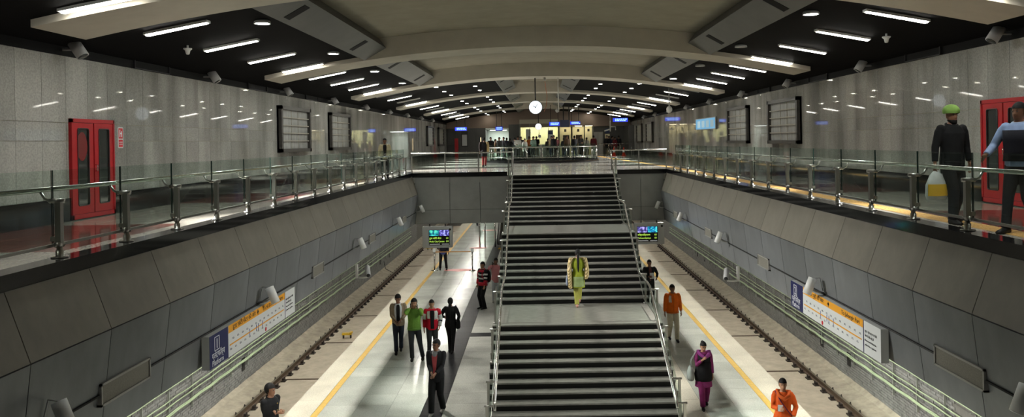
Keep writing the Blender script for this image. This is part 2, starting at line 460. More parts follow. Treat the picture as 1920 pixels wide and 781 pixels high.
# ---- tracks
bk_pts = None
for s, nm in ((-1, 'left'), (1, 'right')):
    tb = struct('track_bed_' + nm, MB().box(*sorted((s * (XP - .05), s * 9.4)), 5, YF, ZT - .3, ZT - .02), M_JOINT, 'concrete track bed beside the %s platform edge' % nm)
    me = MB().box(-1.2, 1.2, -2.29, 2.29, -.02, .03).mesh('track_slab'); me.materials.append(M_TRACK)
    for k in range(12): (ob('track_slab', me, None, tb, (s * 7.2, 18.6 + k * 4.65, ZT)), ob('joint_strip', MB().box(-1.15, .98, -.04, .04, .0, .045), M_RAIL, tb, (s * 7.2 + (0 if s > 0 else .17), 18.6 + k * 4.65 + 2.325, ZT)))
    f = MB().prism([(s * 8.4, ZT - .02), (s * 9.3, ZT - .02), (s * 9.3, ZT + .26), (s * 9.1, ZT + .14), (s * 8.62, ZT + .05), (s * 8.4, ZT + .03)], 'y', 6, YF)
    ob('trackside_screed', f, M_SAND, tb)
    cl = MB().box(-.19, .19, -.11, .11, .0, .035)
    for q in (-1, 1):
        cl.box(q * .12 - .04, q * .12 + .04, -.05, .05, .035, .10); cl.cyl((q * .15, 0, .03), (q * .15, 0, .14), .018, 6)
    cl = cl.mesh('rail_clip'); cl.materials.append(M_CLIP)
    for xr in (6.66, 8.34):
        rl = thing('rail', 'rusty steel running rail on the %s track, %s the platform' % (nm, 'away from' if xr > 7 else 'close under'), 'rail', (s * xr, 6, ZT + .03))
        ob('rail_web', MB().prism([(-.07, .03), (.07, .03), (.07, .045), (.012, .065), (.012, .14), (.036, .15), (.036, .18), (-.036, .18), (-.036, .15), (-.012, .14), (-.012, .065), (-.07, .045)], 'y', 0, YF - 6), M_RAIL, rl)
        ob('rail_head', MB().box(-.025, .025, 0, YF - 6, .18, .184), M_RAILT, rl)
        for k in range(62): ob('rail_clip', cl, None, rl, (0, 9.5 + k * .66, 0))
    # brick wall
    bw = struct('wall_track_' + nm, MB().box(*sorted((s * (XT + .02), s * 9.6)), 5, YF, ZT - .3, -.2), M_MORT, 'grey painted brick wall behind the %s track' % nm)
    br = MB(); hz = .075; zz = ZT + .1; course = 0
    while zz < -4.2:
        y = 18 + (course % 2) * .12
        while y < 60:
            t = random.uniform(-.006, .006)
            x0, x1 = sorted((s * (XT + t), s * (XT + .04)))
            br.add([(s * (XT + t), y, zz), (s * (XT + t), y + .226, zz), (s * (XT + t), y + .226, zz + hz - .012), (s * (XT + t), y, zz + hz - .012),
                    (s * (XT + .04), y, zz), (s * (XT + .04), y + .226, zz), (s * (XT + .04), y + .226, zz + hz - .012), (s * (XT + .04), y, zz + hz - .012)],
                   [(0, 1, 2, 3), (0, 4, 5, 1), (3, 2, 6, 7), (0, 3, 7, 4), (1, 5, 6, 2)])
            y += .24
        zz += hz; course += 1
    tag(ob('bricks', br, M_BRICK, bw), kind='stuff')
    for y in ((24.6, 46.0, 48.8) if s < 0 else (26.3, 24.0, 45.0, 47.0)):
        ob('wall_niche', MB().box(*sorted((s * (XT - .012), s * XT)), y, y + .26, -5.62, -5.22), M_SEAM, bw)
struct('wall_tunnel_end', MB().box(-9.6, 9.6, YF + 2, YF + 2.3, -6.5, -1.8), M_WALLD, 'dark end wall beyond the platform')

# ================================================================== RAILINGS
def railing_post(s):
    """origin on the kerb; s = sign of the walkway side"""
    m = MB()
    m.lathe((0, 0, 0), [(.085, 0), (.085, .012), (.04, .016), (.04, .08), (.03, .085), (.03, .14)], 12)
    m.box(-.03, .03, -.03, .03, .13, .59)
    m.cyl((-s * .06, 0, .605), (s * .10, 0, .605), .026, 10)
    m.cyl((0, -.05, .14), (0, .05, .14), .036, 8)
    m.tube([(s * .10, 0, .605), (s * .15, 0, .63), (s * .20, 0, .71)], .016, 8)
    m.cbox((s * .06, 0, .20), (.05, .05, .05))
    me = m.mesh('post'); me.materials.append(M_STEELD); return me


for s, nm, y0, n in ((-1, 'left', 5.75, 19), (1, 'right', 5.43, 19)):
    st = 1.385
    t = thing('glass_railing', 'glass and stainless steel railing along the %s walkway' % nm, 'railing', (s * 5.12, 0, .15), 0, 'walkway railings')
    pm = railing_post(s)
    gm = MB().box(s * .07 - .006, s * .07 + .006, .012, st - .012, .13, .93)
    gm.m = [0, 0, 1, 1, 0, 0]
    gm = gm.mesh('glass_pane'); gm.materials.append(M_GLASS); gm.materials.append(M_GLASSE)
    for k in range(n):
        ob('post', pm, None, t, (0, y0 + k * st, 0))
        if k < n - 1: ob('glass_pane', gm, None, t, (0, y0 + k * st, 0))
    ye = y0 + (n - 1) * st
    ob('handrail', MB().tube([(s * .20, y0 - .6, .72), (s * .20, ye + .5, .72)], .026, 12), M_STEEL, t)
    ob('bottom_rail', MB().cbox((s * .07, (y0 + ye) / 2, .13), (.035, ye - y0, .03)), M_STEELD, t)

for xa, xb, nm in ((-5.0, -1.05, 'left'), (2.82, 5.0, 'right')):
    t = thing('glass_railing', 'low clear glass railing on the bridge edge %s of the stairs' % nm, 'railing', (0, YB + .12, .15), 0, 'bridge railings')
    ob('handrail', MB().tube([(xa, 0, .76), (xb, 0, .76)], .026, 10), M_STEEL, t)
    n = 3 if nm == 'left' else 2
    P = xs(xa + .02, xb - .02, n)
    for k, x in enumerate(P):
        ob('post', MB().box(x - .02, x + .02, -.02, .02, 0, .75), M_STEEL, t)
        if k < n: ob('glass_pane', MB().box(x + .03, P[k + 1] - .03, -.005, .005, .17, .7), M_GLASS, t)
    ob('bottom_rail', MB().cbox(((xa + xb) / 2, 0, .16), (xb - xa, .025, .025)), M_STEEL, t)

# ================================================================== STAIRS
XA, XB, TR, RI, LD = -1.24, 3.04, .30, .15, 2.55
stair = thing('staircase', 'wide granite staircase with black risers from platform to concourse', 'staircase', ((XA + XB) / 2, YB, 0))
cx = (XA + XB) / 2; hw = (XB - XA) / 2
tread = MB().box(-hw, hw, -.02, TR + .01, -.035, 0).mesh('tread'); tread.materials.append(M_TREAD)
riser = MB().box(-hw + .005, hw - .005, 0, .03, -RI, -.03).mesh('riser'); riser.materials.append(M_RISER)
land = MB().box(-hw, hw, -.02, LD + .01, -.035, 0).mesh('landing'); land.materials.append(M_TREAD)
y, z = YB, 0.; side = [(YB, 0.)]
LANDZ = []
for fl_ in range(3):
    for k in range(11):
        ob('riser', riser, None, stair, (0, y - YB, z)); z -= RI
        side.append((y, z))
        if k < 10:
            y -= TR; ob('tread', tread, None, stair, (0, y - YB, z)); side.append((y, z))
        elif fl_ < 2:
            y -= LD; ob('landing', land, None, stair, (0, y - YB, z)); side.append((y, z)); LANDZ.append((y, z))
YS = y
und = [(a - YB, b - .035) for a, b in side]
sb = MB(); k = len(und)
sb.prism([(q[0] + .03, q[1] - .005) for q in und] + [(-.05 - 0.0, -5.1 + .2)][:0] + [(und[-1][0] + .3, ZP + .01), (-8.6, -3.9), (-6.2, -3.75), (-5.4, -3.5), (0, -.9)], 'x', -hw + .02, hw - .02)
ob('stringer', sb, M_RISER, stair)
# dark granite nosing strip on the top edge of the floor
ob('top_edge', MB().box(-hw, hw, -.02, .1, -.03, .002), M_TREAD, stair)
L1, L2 = LANDZ
zr = .87
hp = [(YB + .12, .91), (YB - .1, .91), (L1[0] + LD - .05, L1[1] + zr), (L1[0] + .55, L1[1] + zr), (L2[0] + LD - .1, L2[1] + zr), (L2[0] + .3, L2[1] + zr), (YS - .35, ZP + .97), (YS - .62, ZP + .72)]
def stair_z(yy):
    for (a, b), (c, d) in zip(side[:-1], side[1:]):
        if b == d and c <= yy <= a: return b
    return ZP if yy < YS else 0
for s, xr, nm in ((-1, -1.0, 'left'), (1, 2.77, 'right')):
    t = thing('stair_railing', 'stepped stainless handrail with glass panes on the %s side of the stairs' % nm, 'railing', (xr, 0, 0), 0, 'stair railings')
    pts = []
    for i, (a, b) in enumerate(hp): pts.append((0, a, b))
    ob('handrail', MB().tube(pts, .03, 12), M_STEEL, t)
    xo = s * .17
    ys = [30.7, 29.4, L1[0] + LD - .1, L1[0] + .3, 24.3, L2[0] + LD - .1, L2[0] + .25, 18.9, YS + .1, YS - .5]
    def rail_z(yy):
        for (a, b), (c, d) in zip(hp[:-1], hp[1:]):
            if c <= yy <= a: return b + (d - b) * (a - yy) / (a - c)
        return hp[-1][1]
    for yy in ys:
        z0 = stair_z(yy); z1 = rail_z(yy)
        p = MB().box(xo - .028, xo + .028, yy - .028, yy + .028, z0, z1 - .06)
        p.cyl((xo, yy, z0), (xo, yy, z0 + .03), .07, 10)
        p.cyl((xo + s * .05, yy, z1 - .05), (-s * .0, yy, z1 - .05), .024, 8); p.tube([(0, yy, z1 - .05), (0, yy, z1 - .02)], .014, 6)
        ob('post', p, M_STEELD, t)
    for a, b in zip(ys[:-1], ys[1:]):
        xg = xo - s * .05
        zs = [stair_z(a) + .12 if stair_z(a) - stair_z(b) < .3 else rail_z(a) - .72, stair_z(b) + .12 if stair_z(a) - stair_z(b) < .3 else rail_z(b) - .72]
        a_, b_ = a - .04, b + .04
        ob('glass_pane', MB().prism([(a_, rail_z(a) - .72), (a_, rail_z(a) - .08), (b_, rail_z(b) - .08), (b_, rail_z(b) - .72)], 'x', xg - .005, xg + .005), M_GLASS, t)
    ob('lower_rail', MB().tube([(xo - s * .05, a, b - .74) for a, b in hp[1:-1]], .012, 8), M_STEELD, t)

# ================================================================== CEILING SERVICES
for k in range(0, 7):
    a, b = NEAR[k] + 1.5, NEAR[k + 1]
    for s, nm in ((-1, 'left'), (1, 'right')):
        off = 0 if k < 3 else -3.1
        xi, xo = 4.3 + off, 4.92 + off
        t = thing('air_duct', 'grey metal duct box on the %s of the vault, %s from the camera' % (nm, ORD[k]), 'duct', (0, a, 0), 0, 'ceiling duct boxes')
        zi, zo = arch(xi) + .27, arch(xo) + .0
        ob('duct_body', MB().prism([(s * xi, zi), (s * xo, zo), (s * (xo + .04), zo + .02), (s * (xo + .04), zo + .3), (s * (xi + .25), zi + .35)], 'y', .02, b - a - .02), M_DUCT, t)
        dx, dz = xo - xi, zo - zi; l = math.hypot(dx, dz); ux, uz = dx / l, dz / l
        for yy in (1.6, 6.9):
            c = ((xi + xo) / 2, (zi + zo) / 2); e = l * .33; nx, nz = uz, -ux
            poly = [(s * (c[0] + ux * q * e + nx * h), c[1] + uz * q * e + nz * h) for q, h in ((-1, .006), (1, .006), (1, -.01), (-1, -.01))]
            ob('air_slot', MB().prism(poly, 'y', yy - .17, yy + .17), MATS['black_band'], t)

def strip(s):
    x0, x1 = 6.05, 7.22; z0, z1 = arch(x0) + .12, arch(x1) + .12
    f = MB().prism([(s * x0, z0 + .01), (s * x1, z1 + .01), (s * x1, z1 - .045), (s * x0, z0 - .045)], 'y', -.09, .09)
    g = MB().prism([(s * (x0 + .03), z0 - .044), (s * (x1 - .03), z1 - .044), (s * (x1 - .03), z1 - .06), (s * (x0 + .03), z0 - .06)], 'y', -.055, .055)
    return f.mesh('housing'), g.mesh('tube')
for s, nm in ((-1, 'left'), (1, 'right')):
    fm, gm = strip(s); fm.materials.append(M_WHITE); gm.materials.append(M_TUBE); gd = gm.copy(); gd.materials.clear(); gd.materials.append(M_GREYP)
    for k in range(26):
        y = 12.13 - 2.625 * 3 + 2.625 * k
        if y > YF - 1: break
        dim = y > 34 and k % 2 == 0
        t = thing('strip_light', '%s fluorescent strip light above the %s walkway, %s from the camera' % ('unlit' if dim else 'white lit', nm, ORD[k]), 'light', (0, y, 0), 0, 'strip lights on the black ceiling')
        ob('housing', fm, None, t); ob('tube', gd if dim else gm, None, t)
    # large round downlights
    lm = MB().lathe((0, 0, 0), [(.10, .06), (.15, .03), (.16, -.03), (.14, -.03), (.13, .0)], 20).mesh('rim'); lm.materials.append(M_GREYP)
    bm2 = MB().lathe((0, 0, 0), [(.125, -.012), (.125, -.02)], 20).mesh('bulb'); bm2.materials.append(M_DOWN)
    bm3 = MB().lathe((0, 0, 0), [(.125, -.012), (.125, -.02)], 20).mesh('bulb'); bm3.materials.append(M_WHITE)
    for k, y in enumerate((10.4, 15.6, 21.0, 26.3, 31.6)):
        off_ = (s > 0 and k in (2, 3))
        t = thing('round_downlight', '%s round downlight beside the %s duct, %s from the camera' % ('unlit' if off_ else 'bright', nm, ORD[k]), 'light', (s * 5.35, y, arch(5.35) + .085), 0, 'round downlights beside the ducts')
        ob('rim', lm, None, t); ob('bulb', bm3 if off_ else bm2, None, t)
    sm = MB().lathe((0, 0, 0), [(.10, .03), (.12, .0), (.10, -.01)], 12).mesh('rim'); sm.materials.append(M_WHITE)
    sg = MB().lathe((0, 0, 0), [(.085, -.011), (.085, -.016)], 12).mesh('bulb'); sg.materials.append(M_SPOTG)
    n_ = 0
    for r, (xx, ya, yb, st) in enumerate(((4.6, 36.2, 74, 3.1), (3.0, 35.2, 74, 3.1))):
        y = ya; j = 0
        while y < yb:
            if not any(q - .2 < y < q + 1.7 for q in NEAR):
                t = thing('small_downlight', 'small downlight over the far concourse, %s row %s of centre, %s along' % ('outer' if r == 0 else 'inner', nm, ORD[j]), 'light', (s * xx, y, arch(xx) + .11), 0, 'small downlights over the far concourse')
                ob('rim', sm, None, t); ob('bulb', sg, None, t); j += 1
            y += st
    # wall-top floodlights
    for k in range(9):
        y = 14.3 + 6 * k - (6 if False else 0)
        t = thing('floodlight', 'grey cylinder floodlight at the top of the %s wall, %s from the camera' % (nm, ORD[k]), 'light', (s * 8.2, y, 3.08), 0, 'floodlights along the wall tops')
        d = Vector((-s * .55, 0, -.83)).normalized()
        ob('lamp_head', MB().cyl(-d * .15, d * .15, .105, 16), M_GREYP, t)
        ob('lens', MB().cyl(d * .15, d * .156, .09, 16), M_DGLASS, t)
        ob('bracket', MB().tube([(s * .28, 0, .0), (s * .12, 0, .0), (0, 0, .02)], .02, 6), M_GREYP, t)
        ld = bpy.data.lights.new('floodlight_beam', 'SPOT'); ld.energy = FLOOD_W * (1.6 if s < 0 else .8); ld.spot_size = 1.05; ld.spot_blend = .8; ld.shadow_soft_size = .4; ld.color = (1, .985, .93)
        lo = bpy.data.objects.new('floodlight_beam', ld); COL.objects.link(lo); lo.parent = t; lo.location = d * .2
        lo.rotation_euler = Vector((-s * 11.5, 0, -8.0)).to_track_quat('-Z', 'Y').to_euler()
    # projectors on the cladding
    for k, y in enumerate((7.6, 13.55, 20.4, 26.0, 30.9)):
        t = thing('projector_light', 'white cylinder projector on the seam of the %s cladding, %s from the camera' % (nm, ORD[k]), 'light', (s * 4.55, y, -1.22), 0, 'projectors on the void cladding')
        d = Vector((-s * .42, -.1, -.9)).normalized()
        ob('lamp_head', MB().cyl(-d * .14, d * .14, .072, 16), M_WHITE, t)
        ob('lens', MB().cyl(d * .14, d * .146, .06, 16), M_SIGNW, t)
        ob('bracket', MB().tube([(s * .24, 0, -.13), (s * .10, 0, -.10), (0, 0, -.02)], .018, 6).tube([(s * .24, .05, -.1), (s * .2, .08, .12), (s * .05, .03, .12), (0, 0, .1)], .008, 5), M_GREYP, t)
        if k == 4: continue
        ld = bpy.data.lights.new('projector_beam', 'SPOT'); ld.energy = SKIRT_W; ld.spot_size = 1.6; ld.spot_blend = .9; ld.shadow_soft_size = .1; ld.color = (1, .97, .88)
        lo = bpy.data.objects.new('projector_beam', ld); COL.objects.link(lo); lo.parent = t; lo.location = d * .2
        lo.rotation_euler = Vector((-s * .95, 0, -1)).to_track_quat('-Z', 'Y').to_euler()
    # vents on the seam
    for k, (y, l) in enumerate(((9.2, 1.1), (17.2, .85), (22.8, .85), (28.2, .85))):
        t = thing('vent_grille', 'small rectangular vent grille on the %s cladding seam, %s from the camera' % (nm, ORD[k]), 'vent', (s * 4.80, y, -1.37), 0, 'vent grilles on the void cladding')
        m = MB()
        for a, b, c, d in ((-l / 2, l / 2, .10, .125), (-l / 2, l / 2, -.125, -.10), (-l / 2, -l / 2 + .025, -.125, .125), (l / 2 - .025, l / 2, -.125, .125)):
            m.box(*sorted((-s * .03, s * .06)), a, b, c, d)
        ob('frame', m, mat('vent_frame', (.36, .35, .33), .4, metal=.5), t)
        ob('mesh_screen', MB().box(*sorted((-s * .015, s * .05)), -l / 2 + .02, l / 2 - .02, -.1, .1), mat('vent_mesh', (.20, .19, .16), .6, metal=.3, var=.3, scale=60), t)
    # strip lights under the concourse, over the platform
    um = MB().box(-.06, .06, -.75, .75, -.03, 0).mesh('tube'); um.materials.append(M_FILL); um2 = um.copy(); um2.materials.clear(); um2.materials.append(M_UNDER2)
    uh = MB().box(-.1, .1, -.8, .8, 0, .05).mesh('housing'); uh.materials.append(M_WHITE)
    for k in range(11):
        t = thing('platform_light', 'strip light under the concourse soffit over the %s platform edge, %s from the bridge' % (nm, ORD[k]), 'light', (s * 5.1, 33.5 + 4 * k, -1.56), 0, 'platform strip lights under the concourse')
        ob('housing', uh, None, t); ob('tube', um2, None, t)
    # unseen fill strips added behind the cladding to brighten platform edge and tracks
    for k in range(7):
        t = thing('platform_light', 'added unseen fill strip behind the %s cladding over the platform edge, %s from the camera' % (nm, ORD[k]), 'light', (s * 5.35, 8.5 + 3.6 * k, -.42), 0, 'added fill strips behind the cladding')
        ob('housing', uh, None, t); ob('tube', um, None, t)
# ================================================================== DOORS, WINDOWS, WALL SIGNS
def txt(body, size, x, y, z, face, m, parent, align='LEFT', sx=1., name='lettering'):
    """flat lettering; face: 'L' on the left wall (faces +x), 'R' on the right wall (faces -x), 'C' faces the camera"""
    cu = bpy.data.curves.new(name, 'FONT'); cu.body = body; cu.size = size; cu.align_x = align; cu.extrude = .001; cu.resolution_u = 2
    cu.materials.append(m); o = bpy.data.objects.new(name, cu)
    R = {'L': ((0, 1, 0), (0, 0, 1), (1, 0, 0)), 'R': ((0, -1, 0), (0, 0, 1), (-1, 0, 0)), 'C': ((1, 0, 0), (0, 0, 1), (0, -1, 0))}[face]
    mt = Matrix(((R[0][0] * sx, R[1][0], R[2][0], x), (R[0][1] * sx, R[1][1], R[2][1], y), (R[0][2] * sx, R[1][2], R[2][2], z), (0, 0, 0, 1)))
    me = baked(o)
    o = ob(name, me, m, parent); o.matrix_local = mt; o['kind'] = 'stuff'
    return o


def rrect(w, h, r, n=5):
    p = []
    for cx_, cy_, a0 in ((w / 2 - r, h / 2 - r, 0), (-w / 2 + r, h / 2 - r, 90), (-w / 2 + r, -h / 2 + r, 180), (w / 2 - r, -h / 2 + r, 270)):
        for i in range(n + 1):
            a = math.radians(a0 + 90 * i / n); p.append((cx_ + r * math.cos(a), cy_ + r * math.sin(a)))
    return p


for s, nm, y, H in ((-1, 'left', 15.2, 1.84), (1, 'right', 14.55, 1.92)):
    W = 1.46
    t = thing('hose_cabinet_door', 'red double hose cabinet door with tall dark panes in the %s wall' % nm, 'door', (s * 8.5, y, .02), 0, 'red hose cabinet doors')
    fr = MB()
    for a, b, c, d in ((-W / 2, W / 2, H - .07, H), (-W / 2, W / 2, 0, .08), (-W / 2, -W / 2 + .05, 0, H), (W / 2 - .05, W / 2, 0, H)):
        fr.box(*sorted((-s * .06, s * .0)), a, b, c, d)
    ob('door_frame', fr, M_RED, t)
    for q in (-1, 1):
        cy = q * (W / 4 - .012)
        lw = W / 2 - .06
        out = [(cy - lw / 2, .085), (cy + lw / 2, .085), (cy + lw / 2, H - .075), (cy - lw / 2, H - .075)]
        leaf = MB()
        pw, ph, zc = .36, H - .42, H / 2 + .03
        for a, b, c, d in ((-lw / 2, lw / 2, .085, zc - ph / 2), (-lw / 2, lw / 2, zc + ph / 2, H - .075), (-lw / 2, -pw / 2, zc - ph / 2, zc + ph / 2), (pw / 2, lw / 2, zc - ph / 2, zc + ph / 2)):
            leaf.box(*sorted((-s * .05, -s * .01)), cy + a, cy + b, c, d)
        dl = ob('door_leaf', leaf, M_RED, t)
        ob('pane', MB().prism([(cy + a, zc + b) for a, b in rrect(pw + .02, ph + .02, .04)], 'x', *sorted((-s * .035, -s * .015))), M_DGLASS, dl)
        gk = MB(); P_ = rrect(pw, ph, .04)
        gk.tube([(-s * .05, cy + a, zc + b) for a, b in P_], .012, 6, closed=True)
        ob('gasket', gk, M_DARKP, dl)
        if q == (1 if s < 0 else -1):
            ob('door_handle', MB().tube([(-s * .05, cy - q * (lw / 2 - .03), H / 2 - .06), (-s * .09, cy - q * (lw / 2 - .03), H / 2 - .05), (-s * .09, cy - q * (lw / 2 - .03), H / 2 + .05), (-s * .05, cy - q * (lw / 2 - .03), H / 2 + .06)], .01, 6), M_STEEL, dl)
    ob('threshold', MB().box(*sorted((-s * .02, s * 0)), -W / 2, W / 2, -.02, .0), M_DARKP, t)
    if s < 0:   # what shows through the near pane
        ob('hose_reel', MB().prism([(-.37 + .17 * math.cos(2 * PI * i / 20), 1.33 + .27 * math.sin(2 * PI * i / 20)) for i in range(20)], 'x', .0362, .0375), mat('reel_red', (.16, .012, .012), .3), t)
# hydrant sign beside the left door
t = thing('hydrant_sign', 'small white sign with red hydrant symbol beside left red door', 'sign', (-8.5, 16.25, 1.52))
ob('plate', MB().prism([(a, b) for a, b in rrect(.2, .42, .03)], 'x', 0, .012), M_SIGNW, t)
ob('red_field', MB().box(.012, .014, -.08, .08, -.02, .19), M_REDI, t); ob('red_field', MB().box(.012, .014, -.08, .08, -.19, -.04), M_REDI, t)
sy = MB().box(.014, .016, -.05, -.02, .01, .16).box(.014, .016, -.02, .03, .07, .10).box(.014, .016, .02, .05, .01, .13)
sy.box(.014, .016, -.06, .06, -.10, -.085).box(.014, .016, -.06, .06, -.14, -.125)
tag(ob('symbol', sy, M_INKW, t), kind='stuff')

NW = 0
for s, nm in ((-1, 'left'), (1, 'right')):
    for k, yc in enumerate((27.7, 34.0, 62.2, 69.0) if s < 0 else (27.5, 33.8, 60.8, 66.8)):
        NW += 1; l, z0, z1 = 3.4, 1.08, 2.62
        wn = struct('window_%d' % NW, MB().box(*sorted((s * 8.44, s * 8.5)), yc - l / 2, yc + l / 2, z0, z1), M_PANE,
                    'steel framed wall grille with pale fins, %s from the camera on the %s wall' % (ORD[k], nm))
        f = MB()
        for a, b, c, d in ((-l / 2, l / 2, z1 - .12, z1), (-l / 2, l / 2, z0, z0 + .12), (-l / 2, -l / 2 + .16, z0, z1), (l / 2 - .16, l / 2, z0, z1)):
            f.box(*sorted((s * 8.34, s * 8.5)), yc + a, yc + b, c, d)
        ob('window_frame', f, M_FRAME, wn)
        for i in range(1, 5):
            zz = z0 + .12 + (z1 - z0 - .24) * i / 5
            ob('fin', MB().box(*sorted((s * 8.38, s * 8.45)), yc - l / 2 + .2, yc + l / 2 - .2, zz - .012, zz + .02), M_SLAT, wn)
        for q in (-.5, .5):
            ob('mullion', MB().box(*sorted((s * 8.425, s * 8.445)), yc + q * .75 - .012, yc + q * .75 + .012, z0 + .12, z1 - .12), M_SLAT, wn)

# small black vent boxes and detectors up in the black band
for s, nm in ((-1, 'left'), (1, 'right')):
    for k, y in enumerate((17.6, 24.2, 30.0)):
        t = thing('ceiling_vent', 'black framed vent in the black band over the %s wall, %s from the camera' % (nm, ORD[k]), 'vent', (s * 8.49, y, 3.12), 0, 'black vents above the walls')
        m = MB()
        for a, b, c, d in ((-.8, .8, .12, .14), (-.8, .8, -.14, -.12), (-.8, -.78, -.14, .14), (.78, .8, -.14, .14)): m.box(*sorted((-s * .04, 0)), a, b, c, d)
        ob('frame', m, mat('vent_black', (.02, .02, .022), .5, spec=.15), t); ob('back_plate', MB().box(*sorted((-s * .01, 0)), -.78, .78, -.12, .12), MATS['black_band'], t)
    t = thing('smoke_detector', 'white cone smoke detector hanging from the black ceiling on the %s' % nm, 'detector', (s * 7.25, 16.6, arch(7.25) + .12))
    ob('base', MB().lathe((0, 0, 0), [(.02, 0), (.02, -.06)], 10), M_WHITE, t)
    ob('sensor', MB().lathe((0, 0, -.06), [(.085, 0), (.085, -.02), (.05, -.05), (.035, -.12), (.02, -.13)], 14), M_WHITE, t)

# blue lit advertising panel on the right wall
t = thing('advert_panel', 'blue lit advertising panel on the right granite wall', 'panel', (8.46, 40.4, 2.05))
ob('casing', MB().box(-.05, .0, -2.4, 2.4, -.3, .3), M_GREYP, t)
ob('poster', MB().box(-.055, -.05, -2.3, 2.3, -.26, .26), emis('poster_blue', (.10, .30, .48), .9), t)
for k in range(4): ob('print', MB().box(-.058, -.055, -2.0 + k * 1.05, -1.3 + k * 1.05, -.18, .16), emis('poster_pale%d' % k, (.35, .5, .55), .5 + .1 * k), t)

# platform signs
def platform_sign(s, num, hi, en, ya, yb):
    f = 'L' if s < 0 else 'R'
    l = yb - ya; yc = (ya + yb) / 2; h = .47
    t = thing('platform_sign', 'long platform %s sign with route map on the %s cladding' % (num, 'left' if s < 0 else 'right'), 'sign', (s * 4.70, yc, -1.62), 0, 'platform route signs')
    ob('casing', MB().box(*sorted((0, s * .11)), -l / 2, l / 2, -h / 2, h / 2), M_SIGNW, t)
    e = s * -1                                   # reading direction: +y on the left wall, -y on the right
    def u(a): return e * -1 * a if s > 0 else a  # metres along the reading direction from the middle
    D = (lambda a: a) if s < 0 else (lambda a: -a)
    def plate(name, a, b, c, d, m, lift=.003, par=t):
        return ob(name, MB().box(*sorted((-s * lift, 0)), *sorted((D(a), D(b))), c, d), m, par)
    L0 = -l / 2
    plate('number_field', L0, L0 + .68, -h / 2, h / 2, M_NAVY)
    plate('title_field', L0 + .70, l / 2 - .6, h / 2 - .115, h / 2, M_ORANGE)
    plate('divider', l / 2 - .6, l / 2 - .575, -h / 2, h / 2, M_NAVY)
    x = -s * .005
    fr = MB()
    for a, b, c, d in ((.17, .185, -.01, .19), (.335, .35, -.01, .19), (.17, .35, -.01, .0), (.17, .35, .18, .19)): fr.box(*sorted((x, x + s * .003)), *sorted((D(L0 + a), D(L0 + b))), c, d)
    ob('number_frame', fr, M_INKW, t)
    txt(num, .2, x, D(L0 + .26), .02, f, M_INKW, t, 'CENTER', 1.1)
    txt('प्लेटफॉर्म', .12, x, D(L0 + .08), -.11, f, M_INKW, t, 'LEFT')
    txt('Platform', .115, x, D(L0 + .08), -.21, f, M_INKW, t, 'LEFT', 1.05)
    txt(hi, .092, x, D(L0 + .86), h / 2 - .085, f, M_INK, t, 'LEFT', 1.3)
    txt(en, .092, x, D(l / 2 - .72), h / 2 - .088, f, M_INK, t, 'RIGHT', 1.2)
    pict = MB(); c0 = D(L0 + 1.95); zc = h / 2 - .058
    pict.box(*sorted((x, x + s * .002)), c0 - .035, c0 + .035, zc - .012, zc + .012)
    pict.prism([(c0, zc + .045), (c0 - .045, zc), (c0 + .045, zc)], 'x', *sorted((x, x + s * .002))).box(*sorted((x, x + s * .002)), c0 - .012, c0 + .012, zc - .04, zc)
    ob('arrow', pict, M_INK, t)
    a0, a1 = L0 + .74, l / 2 - .66
    plate('route_line', a0, a1, -.075, -.055, M_ORANGE, .004)
    nm = MB(); tk = MB(); n = 26
    for i in range(n):
        a = a0 + (a1 - a0) * (i + .5) / n
        up = i % 2
        zc = -.065 + (.075 if up else -.07)
        for q in range(2):
            y0, y1 = sorted((D(a - .035), D(a + .03 - .012 * q)))
            nm.box(*sorted((-s * .005, 0)), y0, y1, zc - .008 + q * .016, zc - .002 + q * .016)
        if i in (8, 11, 12, 14):
            y0, y1 = sorted((D(a - .006), D(a + .006))); tk.box(*sorted((-s * .005, 0)), y0, y1, -.12, -.01)
    tag(ob('station_names', nm, mat('print_grey', (.12, .12, .15), .5), t), kind='stuff')
    tag(ob('interchange_marks', tk, mat('print_blue', (.1, .12, .4), .5), t), kind='stuff')
    mk = a0 + (a1 - a0) * (.62 if s < 0 else .36)
    ob('position_mark', MB().prism([(D(mk) + .035 * math.cos(2 * PI * i / 10), -.19 + .035 * math.sin(2 * PI * i / 10)) for i in range(10)], 'x', *sorted((-s * .006, 0))), M_REDI, t)
    z = .08
    for line, sz in (('कृपया प्लेटफार्म पर पीली', .044), ('रेखा के पीछे खड़े हों', .044), ('Please stand behind the', .042), ('yellow line on platform', .042)):
        txt(line, sz, x, D(l / 2 - .54), z, f, M_INK, t, 'LEFT'); z -= .065
    return t
platform_sign(-1, '1', 'हुडा सिटी सेंटर की ओर', 'To HUDA City Centre', 11.3, 15.25)
platform_sign(1, '2', 'जहांगीर पुरी की ओर', 'To Jahangir Puri', 11.1, 15.05)

